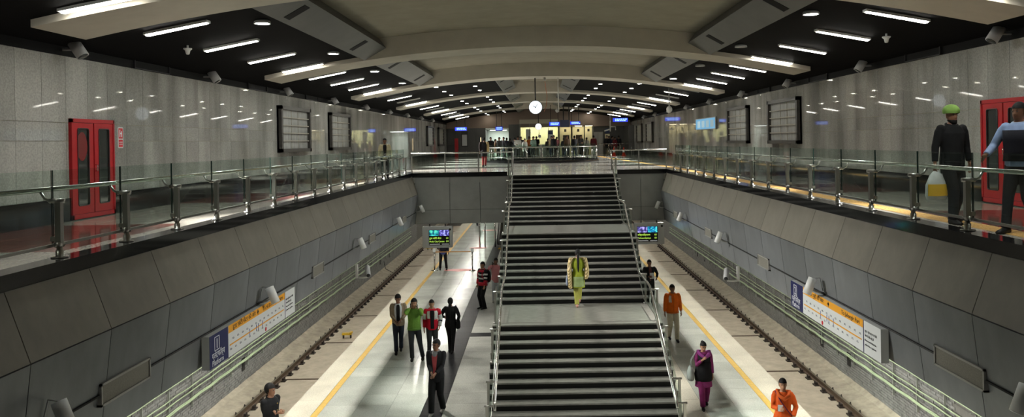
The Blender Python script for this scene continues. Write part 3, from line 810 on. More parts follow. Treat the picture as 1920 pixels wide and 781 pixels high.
# hanging platform displays
def display(x, nm, hi, en, flip):
    W, Hh = 1.16, .82
    t = thing('train_display', 'grey hanging train display reading %s %s of the stairs' % (en, nm), 'display', (x, YB - .25, -1.92), 0, 'hanging train displays')
    ob('housing', MB().prism([(a, b - Hh / 2) for a, b in rrect(W, Hh, .03)], 'y', 0, .22), mat('display_grey', (.5, .51, .51), .35), t)
    a0 = -.33 if not flip else -.47
    a1 = a0 + .80
    scr = ob('screen', MB().box(a0, a1, -.006, 0, -.72, -.13), mat('screen_black', (.006, .007, .007), .15), t)
    am = (a0 + a1) / 2
    for q, (b0, b1, c1, c2, sd) in enumerate(((a0 + .02, am - .01, (.02, .35, .45), (.1, .75, .45), 5), (am + .01, a1 - .02, (.12, .10, .55), (.45, .5, .9), 8))):
        if flip: c1, c2 = ((.12, .10, .4), (.5, .45, .9)) if q == 0 else ((.0, .25, .6), (.1, .8, .6))
        m = bpy.data.materials.new('screen_picture'); m.use_nodes = True; N = m.node_tree.nodes; L = m.node_tree.links; b = N['Principled BSDF']
        tc = N.new('ShaderNodeTexCoord'); vo = N.new('ShaderNodeTexNoise'); vo.inputs['Scale'].default_value = sd * 1.6; rp = N.new('ShaderNodeValToRGB')
        rp.color_ramp.elements[0].position = .38; rp.color_ramp.elements[1].position = .62
        rp.color_ramp.elements[0].color = tuple(q_ * .25 for q_ in c1) + (1,); rp.color_ramp.elements[1].color = c2 + (1,); e_ = rp.color_ramp.elements.new(.5); e_.color = c1 + (1,)
        L.new(tc.outputs['Object'], vo.inputs[0]); L.new(vo.outputs[0], rp.inputs[0]); L.new(rp.outputs[0], b.inputs['Emission Color']); b.inputs['Emission Strength'].default_value = .9; b.inputs['Base Color'].default_value = (.01, .01, .01, 1)
        ob('picture', MB().box(b0, b1, -.009, -.006, -.36, -.14), m, scr)
    g = emis('display_green', (.45, .75, .08), 1.1) if 'display_green' not in MATS else MATS['display_green']
    txt(hi, .088, a0 + .02, -.009, -.485, 'C', g, scr); txt('01', .095, a1 - .13, -.009, -.485, 'C', g, scr)
    txt(en, .088, a0 + .02, -.009, -.605, 'C', g, scr, sx=.9); txt('01', .098, a1 - .13, -.009, -.605, 'C', g, scr)
    ob('status_line', MB().box(a0 + .03, a0 + .42, -.009, -.006, -.695, -.67).box(a0 + .5, a1 - .03, -.009, -.006, -.695, -.67), mat('status_white', (.4, .4, .4), .4, emit=.5), scr)
    ob('camera_lens', MB().cyl((W / 2 - .09, -.012, -.12), (W / 2 - .09, .0, -.12), .045, 14), M_DARKP, t)
    for q in (-.3, .3): ob('hanger', MB().box(q - .02, q + .02, .08, .14, 0, .09), M_DARKP, t)
display(-3.98, 'left', 'हुडा सिटी सेंटर', 'Huda City Centre', False)
display(4.22, 'right', 'विश्वविद्यालय', 'Vishwavidyalaya', True)

# cameras on white brackets under the cladding
for s, y in ((-1, 21.0), (1, 19.6)):
    t = thing('security_camera', 'white security camera on an angled bracket under the %s cladding' % ('left' if s < 0 else 'right'), 'camera', (s * 4.83, y, -1.84))
    ob('bracket', MB().box(-.03, .03, -.03, .03, -.36, .0).tube([(0, 0, -.34), (-s * .14, 0, -.35), (-s * .26, -.02, -.34), (-s * .30, -.02, -.26)], .025, 8), M_WHITE, t)
    ob('camera_body', MB().cyl((-s * .24, .16, -.10), (-s * .34, -.18, -.26), .065, 14), M_GREYP, t)
    ob('lens', MB().cyl((-s * .34, -.18, -.26), (-s * .345, -.195, -.267), .05, 12), M_DARKP, t)

# cable runs on the track walls
for s, nm in ((-1, 'left'), (1, 'right')):
    t = thing('cable_rack', 'green cables on upright brackets along the %s brick track wall' % nm, 'cable rack', (s * 9.2, 0, 0), 0, 'trackside cable racks')
    pm = MB().box(-.02, .02, -.015, .015, -5.5, -4.3)
    for z in (-4.6, -4.89, -5.03, -5.25): pm.box(*sorted((0, -s * .12)), -.012, .012, z - .035, z - .02)
    pm = pm.mesh('bracket'); pm.materials.append(mat('galvanised', (.33, .35, .31), .5, metal=.4))
    for k in range(26): ob('bracket', pm, None, t, (0, 17.0 + k * 1.33, 0))
    for j, (z, r, a) in enumerate(((-4.6, .014, .01), (-4.89, .018, .02), (-5.03, .018, .025), (-5.25, .028, .03), (-5.22, .018, .03))):
        pts = [(-s * (.06 + .012 * (j % 2)), 16 + i * .665, z + (a * .3 if i % 2 == 0 else -a * .3) + .006 * random.uniform(-1, 1)) for i in range(62)]
        ob('cable', MB().tube(pts, r, 6), M_PIPE, t)
t = thing('track_box', 'small yellow track device on legs between the left rails', 'track device', gp(651, 633, ZT + .03))
ob('lid', MB().cbox((0, 0, .16), (.36, .2, .06)).cbox((.16, -.02, .21), (.08, .24, .05)), mat('yellow_box', (.75, .48, .03), .4), t)
for q in (-.14, .14): ob('leg', MB().box(q - .02, q + .02, -.06, .06, 0, .13), M_CLIP, t)
t = thing('track_box', 'far yellow track device beneath the left train display', 'track device', gp(806, 468, ZT + .03))
ob('lid', MB().cbox((0, 0, .16), (.5, .25, .08)), MATS['yellow_box'], t)
for q in (-.14, .14): ob('leg', MB().box(q - .02, q + .02, -.06, .06, 0, .13), M_CLIP, t)
lc = gp(752, 470, ZT + .2)
tag(ob('loose_cable', MB().tube([(-9.2, 47, -5.55), (-9.1, 46.6, -5.7), (-8.95, 46.2, -5.9), (-8.55, 45.8, -6.02)], .02, 6), M_DARKP), 'loose black cable looping from the left wall down to the rail', 'cable')

# belt barrier on the platform
A, B = gp(815, 507, ZP), gp(886, 507, ZP)
for q, p in enumerate((A, B)):
    t = thing('barrier_post', 'steel belt barrier post %s on the left platform' % ('beside the man in black' if q == 0 else 'nearer the stairs'), 'barrier post', p, 0, 'belt barrier posts')
    ob('base', MB().lathe((0, 0, 0), [(.17, 0), (.17, .015), (.04, .05)], 18), M_STEEL, t)
    ob('pole', MB().lathe((0, 0, .04), [(.032, 0), (.032, .86)], 12), M_STEEL, t)
    ob('belt_head', MB().lathe((0, 0, .88), [(.04, 0), (.04, .09), (.02, .1)], 12), M_STEELD, t)
    ob('paper_notice', MB().box(-.07, .07, -.05, -.045, .93, 1.1), M_SIGNW, t)
mid = (A + B) / 2
tag(ob('barrier_belt', MB().box(A.x + .04, B.x - .04, A.y - .003, A.y + .003, ZP + .89, ZP + .94), mat('belt_orange', (.45, .20, .05), .6)), 'orange brown belt stretched between the two barrier posts', 'belt')

# ================================================================== HANGING CLOCKS, POLES
def clock(x, y, z, label):
    t = thing('hanging_clock', label, 'clock', (x, y, z), 0, 'hanging station clocks')
    ob('rim', MB().cyl((0, -.06, 0), (0, .06, 0), .295, 36), mat('clock_rim', (.05, .06, .07), .3), t)
    for s in (-1, 1):
        ob('dial', MB().cyl((0, s * .061, 0), (0, s * .066, 0), .275, 36), MATS.get('dial') or emis('dial', (.86, .95, 1.), 1.25), t)
        a, b = math.radians(58), math.radians(150)
        hd = MB()
        for ang, l, w_ in ((a, .2, .012), (b, .13, .016)):
            d = Vector((math.cos(ang), 0, math.sin(ang))); n = Vector((-d.z, 0, d.x))
            y0 = s * .069
            vs = [d * -.03 + n * w_, d * l + n * w_ * .6, d * l - n * w_ * .6, d * -.03 - n * w_]
            hd.add([v + Vector((0, y0, 0)) for v in vs] + [v + Vector((0, y0 - s * .002, 0)) for v in vs], [(0, 1, 2, 3), (7, 6, 5, 4), (0, 4, 5, 1), (1, 5, 6, 2), (2, 6, 7, 3), (3, 7, 4, 0)])
        ob('hands', hd, M_DARKP, t)
        tk = MB()
        for i in range(12):
            ang = i * PI / 6; c, q = math.cos(ang), math.sin(ang)
            tk.cbox((c * .245, s * .067, q * .245), (.035, .003, .008), M=Matrix.Rotation(-ang, 3, 'Y'))
        tag(ob('hour_marks', tk, M_INK, t), kind='stuff')
    ob('rod', MB().cyl((0, 0, .28), (0, 0, arch(x) - z + (.02 if y < 50 else .58)), .03, 10), M_DARKP, t)
clock(-.11, 34.2, 2.76, 'large round lit clock hanging over the stair head')
clock(0, 71.4, 2.62, 'smaller looking round clock hanging far back over the concourse')
t = thing('ceiling_pole', 'thin white conduit pole with dome camera hanging right of the near clock', 'pole', (.87, 34.2, arch(.87)))
ob('rod', MB().cyl((0, 0, 0), (0, 0, -1.45), .022, 8), M_WHITE, t); ob('dome', MB().ball((-.06, -.06, -1.4), (.08, .08, .09)), M_GREYP, t)
t = thing('ceiling_speaker', 'dark round fitting under the beam with an orange cable dangling from it', 'fitting', (.30, 34.0, arch(.3)))
ob('housing', MB().ball((0, 0, -.07), (.06, .06, .09)), M_STEELD, t)
ob('cable', MB().tube([(0, 0, -.13), (.03, 0, -.4), (.09, 0, -.8), (.05, 0, -1.2), (-.04, 0, -1.45)], .01, 5), mat('orange_cable', (.6, .16, .06), .5), t)
t = thing('dome_camera', 'white dome camera on a pole above the right walkway', 'camera', (6.0, 36.6, arch(6) + .12))
ob('rod', MB().cyl((0, 0, 0), (0, 0, -.9), .03, 8), M_GREYP, t); ob('dome', MB().ball((0, 0, -.98), (.14, .14, .16)), M_WHITE, t)
t = thing('camera_mast', 'white branching camera mast hanging near the right end wall', 'camera mast', (6.1, 68, 2.95))
ob('mast', MB().cyl((0, 0, 0), (0, 0, -.9), .05, 8).tube([(0, 0, -.5), (.45, 0, -.5), (.45, 0, -.8)], .04, 6).tube([(0, 0, -.7), (-.5, 0, -.85)], .06, 6), M_WHITE, t)
ob('rod', MB().cyl((0, 0, 0), (0, 0, arch(6.1) + .12 - 2.95), .03, 6), M_WHITE, t)

# hanging blue signs
def blue_sign(x0, x1, y, z0, z1, label, pale=False):
    xc = (x0 + x1) / 2
    t = thing('direction_sign', label, 'sign', (xc, y, z0), 0, 'lit blue direction signs')
    wv, h = x1 - x0, z1 - z0
    ob('casing', MB().box(-wv / 2, wv / 2, 0, .14, 0, h), M_DARKP, t)
    ob('lit_face', MB().box(-wv / 2 + .02, wv / 2 - .02, -.006, 0, .02, h - .02), MATS.get('sign_blue') or emis('sign_blue', (.012, .03, .85), 1.3), t)
    m = MB(); random.seed(int(abs(x0) * 100))
    for r in range(2):
        x = -wv / 2 + wv * .15
        while x < wv * .33:
            l = random.uniform(.06, .16) * wv; m.box(x, x + l, -.01, -.006, h * (.58 - .34 * r), h * (.80 - .34 * r)); x += l + .03 * wv
    tag(ob('lettering_strokes', m, MATS.get('sign_pale') or emis('sign_pale', (.35, .65, 1.), 1.3), t), kind='stuff')
    for q in (-.35, .35): ob('rod', MB().cyl((q * wv, .07, h), (q * wv, .07, arch(xc + q * wv) + .1 - z0), .025, 6), M_DARKP, t)
    return t
blue_sign(-6.9, -5.9, 66, 2.28, 2.60, 'lit blue sign at the far end of the left walkway')
blue_sign(-3.55, -2.95, 66, 2.26, 2.58, 'small lit blue sign left of the round balustrade')
blue_sign(.83, 1.66, 62, 2.48, 2.8, 'lit blue sign left of the dark hanging board')
blue_sign(2.45, 3.25, 62, 2.55, 2.82, 'lit blue sign right of the dark hanging board')
blue_sign(5.85, 7.05, 62.9, 2.72, 3.05, 'wide lit blue sign at the far end of the right walkway')
t = thing('hanging_board', 'dark blue unlit board hanging between the two lit signs', 'board', (2.05, 62, 2.38))
ob('panel', MB().box(-.36, .36, 0, .1, 0, .55), mat('board_navy', (.04, .055, .12), .4), t)
for q in (-.1, .33): ob('rod', MB().box(q - .04, q + .04, .02, .08, .5, arch(2.05 + q) + .12 - 2.38), M_DARKP, t)

# ================================================================== FAR END OF THE CONCOURSE
YW = 74.0
fw = MB()
fw.box(-8.5, 8.5, YF, YF + .3, 0, 4.8, 2)
X = xs(-8.6, 8.6, 20)
fw.prism([(-8.6, 2.62), (8.6, 2.62)] + [(x, arch(x) + .7) for x in X[::-1]], 'y', YW, YW + .3, 1)
struct('wall_far_end', fw, [M_WALLD, M_BEIGE, M_SIGNW], 'brown soffit wall and end wall of the far concourse')
def block(name, label, cat, x0, x1, z1, m, y0=YW, y1=YF - .02):
    return tag(ob(name, MB().box(x0, x1, y0, y1, 0, z1), m), label, cat)
fe = struct('wall_far_left', MB().box(-8.47, -4.9, YW + .05, YF, 0, 2.62), M_WALLD, 'dark panelled wall at the far left end')
for k in range(4): ob('wall_panel', MB().box(-8.4 + k * .86, -7.58 + k * .86, YW, YW + .05, .05, 2.6), M_WALLD, fe)
t = thing('notice_board', 'framed white notice on the dark far left wall', 'notice', (-6.85, YW - .04, .95))
ob('frame', MB().box(-.3, .3, 0, .04, 0, 1.4), M_DARKP, t); ob('sheet', MB().box(-.23, .23, -.004, 0, .08, 1.1), M_SIGNW, t)
for x in (-5.35,):
    t = thing('wall_lamp', 'narrow warm lit strip on the dark far left wall', 'light', (x, YW - .03, .6)); ob('plate', MB().box(-.06, .06, 0, .03, 0, 1.2), M_GREYP, t)
    ob('glow', MB().box(-.03, .03, -.01, 0, .05, 1.15), emis('warm_strip', (1., .75, .4), 1.2), t)
struct('column_1', MB().box(-2.75, -1.75, YW - .4, YW + .6, 0, 2.9), M_WALLD, 'dark column between the white room and the yellow booth')
room = MB().box(-4.9, -2.75, YF - .4, YF - .3, 0, 2.6).box(-4.9, -2.75, YW, YF, 2.5, 2.6)
struct('wall_white_room', room, mat('room_white', (.8, .85, .8), .6), 'bright white room at the far end')
def lampbox(x, y, z, w_, d_, st, label, colr=(1., .98, .85)):
    t = thing('ceiling_panel_light', label, 'light', (x, y, z)); ob('frame', MB().box(-w_ / 2, w_ / 2, -d_ / 2, d_ / 2, .0, .05), M_WHITE, t)
    ob('diffuser', MB().box(-w_ / 2 + .03, w_ / 2 - .03, -d_ / 2 + .03, d_ / 2 - .03, -.01, 0), emis('panel_glow', colr, st), t)
lampbox(-3.8, 76, 2.44, 1.6, 1.2, 9, 'panel light in the white far room', (.92, 1., .92))
# booth of yellow walls behind glass
bw = MB().box(-1.7, 1.85, YW + 2.4, YW + 2.5, 0, 3.2).box(-1.7, 1.85, YW + .2, YW + 2.5, 3.1, 3.2)
for x in (-1.7, 1.8): bw.box(x, x + .05, YW + .2, YW + 2.5, 0, 3.1)
struct('wall_booth', bw, M_CREAM, 'yellow walls of the glazed far booth')
t = thing('booth_front', 'glazed ticket booth front with white counter at the far end', 'booth', (0, YW, 0))
ob('counter', MB().box(-1.7, 1.8, -.3, .3, 0, 1.02), M_GREYP, t)
for k in range(5):
    x = -1.7 + k * .875; ob('mullion', MB().box(x - .025, x + .025, -.03, .03, 1.0, 3.1), M_STEELD, t)
    if k < 4: ob('glass_pane', MB().box(x + .03, x + .845, -.006, .006, 1.02, 3.05), M_GLASS, t)
ob('fascia', MB().box(-1.75, 1.85, -.05, .05, 2.95, 3.35), mat('fascia_cream', (.62, .58, .45), .6), t)
for x, z, w_, h in ((-.95, 1.5, .42, .95), (1.1, 1.45, .5, .9), (.1, 1.65, .25, .25)): ob('poster', MB().box(x - w_ / 2, x + w_ / 2, -.03, -.02, z, z + h), M_SIGNW, t)
ob('poster_head', MB().box(.9, 1.3, -.034, -.03, 1.95, 2.25), mat('poster_navy', (.04, .06, .16), .5), t)
lampbox(-.8, YW + 1.3, 3.06, 1.2, .9, 13, 'left panel light in the yellow booth', (1., .95, .75)); lampbox(1.0, YW + 1.3, 3.06, 1.2, .9, 13, 'right panel light in the yellow booth', (1., .95, .75))
for k, (x0, x1, dk) in enumerate(((1.95, 3.0, 1), (3.15, 4.2, 1), (4.3, 4.95, 0))):
    lb = ('yellow lift portal with dark doorway next to the glazed booth', 'second yellow lift portal with brown door', 'narrow yellow wall bay right of the portals')[k]
    t = thing('lift_portal', lb, 'portal', ((x0 + x1) / 2, YW, 0)); hw_ = (x1 - x0) / 2
    if dk:
        m = MB().box(-hw_, -hw_ + .3, 0, .4, 0, 2.6).box(hw_ - .15, hw_, 0, .4, 0, 2.6).box(-hw_ + .3, hw_ - .15, 0, .4, 1.85, 2.6)
        ob('surround', m, M_CREAM, t); ob('door', MB().box(-hw_ + .3, hw_ - .15, .25, .3, 0, 1.85), mat('door_brown%d' % k, (.03, .025, .02) if k == 0 else (.12, .09, .06), .4), t)
    else: ob('surround', MB().box(-hw_, hw_, 0, .4, 0, 2.6), M_CREAM, t)
    ob('number_plate', MB().box(-.1, .1, -.02, 0, 2.15, 2.4), M_DARKP, t)
    lampbox((x0 + x1) / 2, YW - .5, 2.66 + .0, .7, .3, 11, 'panel light over the %s yellow bay' % ORD[k], (1., .88, .55))
struct('wall_far_right', MB().box(4.95, 5.1, YW, YF, 0, 2.62).box(5.1, 8.5, YW + .6, YF, 0, 2.62).box(8.0, 8.5, YW - 3, YF, 0, 2.62), M_WALLD, 'dark wall at the far right end')
t = thing('grey_door', 'plain grey double door in the far right wall', 'door', (5.55, YW + .55, 0))
ob('leaf', MB().box(-.4, -.01, 0, .05, 0, 2.0), M_GREYP, t); ob('leaf', MB().box(.01, .4, 0, .05, 0, 2.0), M_GREYP, t); ob('frame', MB().box(-.46, -.4, -.05, .05, 0, 2.1).box(.4, .46, -.05, .05, 0, 2.1).box(-.46, .46, -.05, .05, 2.0, 2.1), M_STEELD, t)
t = thing('lift_portal', 'narrow yellow post bay beside the grey door', 'portal', (6.4, YW + .4, 0)); ob('surround', MB().box(-.22, .22, 0, .2, 0, 1.9), M_CREAM, t)
ob('number_plate', MB().box(-.2, .2, -.03, 0, 1.95, 2.4), mat('poster_navy2', (.03, .05, .14), .5), t)
# gate rail and cones on the right
t = thing('queue_rail', 'steel queue rail in front of the far right gate', 'rail', (6.6, 70, 0))
ob('top_rail', MB().tube([(-1.6, 0, 1.0), (1.5, 0, 1.0)], .03, 8), M_STEEL, t)
for x in (-1.6, -.5, .5, 1.5): ob('post', MB().cyl((x, 0, 0), (x, 0, 1.0), .03, 8), M_STEEL, t)
for k, x in enumerate((6.15, 6.95)):
    t = thing('traffic_cone', 'orange red traffic cone by the far gate, %s one' % ('left' if k == 0 else 'right'), 'cone', (x, 65.5, 0), 0, 'traffic cones by the gate')
    ob('base', MB().box(-.18, .18, -.18, .18, 0, .04), mat('cone_red', (.75, .06, .02), .5), t)
    ob('body', MB().lathe((0, 0, .04), [(.14, 0), (.03, .66), (.02, .68)], 14), MATS['cone_red'], t)
    ob('white_band', MB().lathe((0, 0, .04), [(.102, .25), (.077, .40)], 14), M_SIGNW, t)

t = thing('hydrant_post', 'slim red fire hydrant cabinet at the far left wall end', 'cabinet', (-7.5, 73.0, 0))
ob('cabinet', MB().box(-.16, .16, -.15, .15, 0, 1.7), M_RED, t); ob('cabinet_door', MB().box(-.12, .12, -.17, -.15, .25, 1.55), M_RED, t)
# round balustrade
RC, RR = Vector((.15, 51.6, 0)), 3.6
t = thing('round_balustrade', 'round glass balustrade on a black kerb in the middle of the far concourse', 'balustrade', RC)
def circ(r, z, n=48): return [(r * math.cos(2 * PI * i / n), r * math.sin(2 * PI * i / n), z) for i in range(n)]
ob('kerb', MB().rings([circ(RR + .12, 0), circ(RR + .12, .16), circ(RR - .16, .16), circ(RR - .16, 0)], 0, False, True, True), M_BLACK, t)
ob('handrail', MB().tube(circ(RR, .95), .03, 8, closed=True), M_STEEL, t)
ob('mid_rail', MB().tube(circ(RR, .34), .02, 6, closed=True), M_STEEL, t)
for i in range(24):
    a = 2 * PI * i / 24; b = 2 * PI * (i + 1) / 24; a += .02; b -= .02
    ob('post', MB().cyl((RR * math.cos(a), RR * math.sin(a), .16), (RR * math.cos(a), RR * math.sin(a), .95), .025, 8), M_STEEL, t)
    r = RR - .06
    ob('glass_pane', MB().prism([(r * math.cos(a), r * math.sin(a)), (r * math.cos(b), r * math.sin(b)), ((r - .01) * math.cos(b), (r - .01) * math.sin(b)), ((r - .01) * math.cos(a), (r - .01) * math.sin(a))], 'z', .2, 1.12), M_GLASS, t)

# glass screen, escalator beside the stairs under the bridge
t = thing('glass_gate', 'tall glass gate with steel posts under the bridge left of the stairs', 'gate', (-3.0, 47.8, ZP))
for x in (-.62, -.3, .3): ob('post', MB().cyl((x, 0, 0), (x, 0, 2.2), .045, 10), M_STEEL, t)
ob('glass_pane', MB().box(-.26, .26, -.006, .006, .1, 2.1), M_GLASS, t); ob('glass_pane', MB().box(-.58, -.34, -.006, .006, .1, 2.1), M_GLASS, t)
t = thing('escalator', 'escalator with black handrail loops behind the stairs under the bridge', 'escalator', (-2.05, 47.4, ZP))
for x in (-.45, .45):
    pts = [(x, 2.5, 2.2), (x, .4, .95), (x, 0, .85), (x, -.35, .75), (x, -.45, .5), (x, -.35, .28), (x, 0, .2), (x, .5, .3)]
    ob('handrail', MB().tube(pts, .045, 8), M_DARKP, t)
    ob('balustrade', MB().prism([(-.35, .25), (.4, .25), (2.5, 1.3), (2.5, 2.15), (.3, .85), (-.3, .72)], 'x', x - .01, x + .01), M_DGLASS, t)
ob('steps', MB().prism([(-.4, 0), (.4, 0), (2.5, 1.2), (2.5, 1.3), (.3, .12), (-.4, .06)], 'x', -.4, .4), M_STEELD, t)
ob('comb_plate', MB().box(-.42, .42, -.6, -.4, 0, .03), mat('comb_yellow', (.6, .35, .02), .5), t)
# ================================================================== PEOPLE
def blob(mb, voxel, smooth=3):
    """weld overlapping lofts into one continuous surface"""
    me = mb.mesh('body'); o = bpy.data.objects.new('tmp', me)
    r = o.modifiers.new('r', 'REMESH'); r.mode = 'VOXEL'; r.voxel_size = voxel; r.use_smooth_shade = True
    if smooth:
        q = o.modifiers.new('s', 'SMOOTH'); q.iterations = smooth; q.factor = .5
    out = baked(o); bpy.data.meshes.remove(me)
    out.materials.clear()
    return out


def ell(c, rx, ry, n=14, M=None):
    p = [Vector((rx * math.cos(2 * PI * i / n), ry * math.sin(2 * PI * i / n), 0)) for i in range(n)]
    if M is not None: p = [M @ q for q in p]
    return [q + Vector(c) for q in p]


def ik(a, b, l1, l2, pole):
    d = b - a; L = min(d.length, .998 * (l1 + l2)); u = d.normalized(); b = a + u * L
    al = (l1 * l1 - l2 * l2 + L * L) / (2 * L); h = math.sqrt(max(l1 * l1 - al * al, 0))
    p = Vector(pole) - u * Vector(pole).dot(u); p.normalize()
    return a + u * al + p * h, b


def lerp_tab(tab, z):
    for (z0, a0, b0), (z1, a1, b1) in zip(tab[:-1], tab[1:]):
        if z0 <= z <= z1:
            t = (z - z0) / (z1 - z0); return a0 + (a1 - a0) * t, b0 + (b1 - b0) * t
    return tab[0][1:] if z < tab[0][0] else tab[-1][1:]


CLOTH = {}
def cloth(c, rough=.85):
    k = tuple(round(q, 3) for q in c)
    if k not in CLOTH: CLOTH[k] = mat('cloth_%d' % len(CLOTH), c, rough, var=.18, scale=9, spec=.2, bump=.15)
    return CLOTH[k]
SKIN = [mat('skin_a', (.28, .135, .075), .5, var=.1, scale=14), mat('skin_b', (.20, .09, .05), .5, var=.1, scale=14), mat('skin_c', (.36, .19, .11), .5, var=.1, scale=14)]
M_HAIR = mat('black_hair', (.007, .006, .006), .75, spec=.25, var=.3, scale=30, stretch=(3, 3, .6), bump=.3)
M_EYE = mat('eye_dark', (.01, .008, .008), .3); M_LIP = mat('lip', (.20, .07, .055), .5)
TORSO_M = [(.78, .150, .105), (.88, .165, .118), (.95, .165, .118), (1.08, .150, .108), (1.2, .160, .112), (1.33, .178, .112), (1.42, .150, .09), (1.47, .075, .065)]
TORSO_F = [(.78, .158, .112), (.88, .172, .125), (.95, .165, .12), (1.08, .130, .098), (1.2, .142, .105), (1.31, .152, .118), (1.42, .128, .085), (1.47, .065, .06)]


def person(label, loc, face, H=1.72, female=False, rh=None, lh=None, rf=(-.10, 0, 0), lf=(.10, 0, 0), lean=0., hy=0., hp=0., skin=0, top=(.05, .05, .05), hem=.86, flare=0.,
           sleeve=.92, legs=(.02, .02, .03), shoes=(.015, .015, .015), wide=1., hair='short', fine=True, group=None, extra=None, belt=None, hair_mat=None):
    """local frame: faces -y, right hand at -x; lengths for a 1.72 m figure, scaled to H; face = turn in degrees (0 = towards the camera)"""
    t = thing('person', label, 'person', loc, math.radians(face), group); t.scale = (H / 1.72,) * 3
    vx = .013 if fine else .022
    T = TORSO_F if female else TORSO_M
    V = Vector
    sw = .165 if female else .19
    def lx(z): return -lean * max(0, (z - .9)) / .5           # forward lean
    sh = {-1: V((-sw, lx(1.42), 1.41)), 1: V((sw, lx(1.42), 1.41))}
    hip = {-1: V((-.088, 0, .90)), 1: V((.088, 0, .90))}
    wr = {-1: V(rh) if rh else V((-.26, -.03 + lx(1.), .86)), 1: V(lh) if lh else V((.26, -.03 + lx(1.), .86))}
    ft = {-1: V(rf) + V((0, 0, .075)), 1: V(lf) + V((0, 0, .075))}
    el, kn = {}, {}
    for s in (-1, 1):
        el[s], wr[s] = ik(sh[s], wr[s], .29, .255, (s * .9, -.15, -1.) if wr[s].z > 1.3 else (s * .55, .7, -.5))
        kn[s], ft[s] = ik(hip[s], ft[s], .43, .42, (0, -1, 0))
    skm = SKIN[skin]
    HM = Matrix.Translation((0, lx(1.5), 0)) @ Matrix.Translation((0, 0, 1.5)) @ Matrix.Rotation(math.radians(hy), 4, 'Z') @ Matrix.Rotation(math.radians(hp), 4, 'X') @ Matrix.Translation((0, 0, -1.5))
    # ---- body
    b = MB()
    b.rings([ell((0, lx(z), z), rx * .9, ry * .9) for z, rx, ry in T[1:]] + [ell((0, lx(1.5), 1.5), .052, .055), ell((0, lx(1.5) - .01, 1.56), .05, .055)])
    hd = [(1.488, .028, .03, -.052), (1.505, .046, .052, -.036), (1.535, .061, .078, -.016), (1.57, .069, .09, -.006), (1.61, .075, .097, 0), (1.65, .073, .095, .004), (1.69, .057, .075, .007), (1.712, .03, .04, .007)]
    b.rings([[HM @ V(q) for q in ell((0, y, z), rx, ry)] for z, rx, ry, y in hd])
    b.rings([[HM @ V(q) for q in ell((0, -.094 + y, z), r, r * .8, 6)] for z, r, y in ((1.556, .016, 0.), (1.566, .019, -.014), (1.585, .012, -.004), (1.612, .008, .004))])
    for s in (-1, 1):
        b.ball(HM @ V((s * .077, .008, 1.59)), (.012, .02, .032), 8, 5)
        b.tube([sh[s] + V((-s * .04, 0, .0)), sh[s], sh[s].lerp(el[s], .5), el[s], el[s].lerp(wr[s], .4), wr[s]], [.05, .052, .043, .036, .036, .025], 10)
        b.tube([hip[s], hip[s].lerp(kn[s], .5), kn[s], kn[s].lerp(ft[s], .35), ft[s], ft[s] + V((0, 0, -.03))], [.082, .068, .05, .052, .035, .035], 10)
        b.tube([ft[s] + V((0, .05, -.045)), ft[s] + V((0, -.03, -.04)), ft[s] + V((0, -.14, -.055))], [.03, .036, .022], 8)
    body = blob(b, vx)
    d = MB()
    for s in (-1, 1):      # hands: palm, four fingers, thumb
        fd = (wr[s] - el[s]).normalized(); sd = fd.cross(V((s, 0, .2))); sd.normalize(); pn = fd.cross(sd).normalized()
        if pn.x * s > 0: pn = -pn
        hm = wr[s]
        d.rings([[hm + fd * a + sd * (w_ * math.cos(2 * PI * i / 8)) + pn * (h_ * math.sin(2 * PI * i / 8)) for i in range(8)] for a, w_, h_ in ((-.02, .026, .022), (.02, .034, .018), (.06, .042, .016), (.085, .040, .013))], 0)
        for i, (o_, l_) in enumerate(((-.031, .062), (-.010, .074), (.011, .070), (.031, .054))):
            p0 = hm + fd * .075 + sd * o_; p1 = p0 + fd * (l_ * .5) + pn * .008; p2 = p1 + fd * (l_ * .32) + pn * .02
            d.tube([p0, p1, p2], [.0095, .009, .0065], 5)
        p0 = hm + fd * .025 - sd * .03; d.tube([p0, p0 + fd * .03 - sd * .02 + pn * .008, p0 + fd * .06 - sd * .022 + pn * .02], [.012, .0105, .008], 5)
    for s in (-1, 1):
        d.ball(HM @ V((s * .029, -.0865, 1.603)), (.013, .008, .007), 6, 4, 1)
        d.cbox(HM @ V((s * .03, -.09, 1.625)), (.034, .01, .007), 1, HM.to_3x3())
    d.cbox(HM @ V((0, -.0875, 1.532)), (.042, .012, .009), 2, HM.to_3x3())
    nb = MB(); nb.v = [tuple(v.co) for v in body.vertices]; nb.f = [tuple(p.vertices) for p in body.polygons]; nb.m = [0] * len(nb.f); nb.sm = [True] * len(nb.f)
    nb.add(d.v, d.f, 0, True); nb.m[-len(d.m):] = d.m
    bpy.data.meshes.remove(body)
    ob('body', nb, [skm, M_EYE, M_LIP], t)
    # ---- trousers, shoes
    if legs is not None:
        g = MB(); g.rings([ell((0, 0, z), lerp_tab(T, z)[0] + .012, lerp_tab(T, z)[1] + .012) for z in (.84, .88, .92, .98, 1.02)]); g.ball((0, 0, .83), (.075, .085, .05), 10, 6)
        k = wide
        for s in (-1, 1):
            g.tube([hip[s] + V((0, 0, .03)), hip[s].lerp(kn[s], .5), kn[s], kn[s].lerp(ft[s], .5), ft[s] + V((0, 0, .0))], [.099, .089 * (.6 + .4 * k), .071 * k, .064 * k, .062 * k], 12)
        ob('trousers', blob(g, vx), cloth(legs), t)
    for s in (-1, 1):
        f = ft[s]; q = MB()
        q.rings([[f + V((w_ * math.cos(2 * PI * i / 10), y, -.075 + h_ * .5 + h_ * .5 * math.sin(2 * PI * i / 10))) for i in range(10)] for y, w_, h_ in ((.085, .025, .06), (.06, .038, .10), (0, .042, .11), (-.07, .046, .075), (-.14, .044, .055), (-.185, .028, .04))])
        ob('shoe', q, cloth(shoes, .4), t)
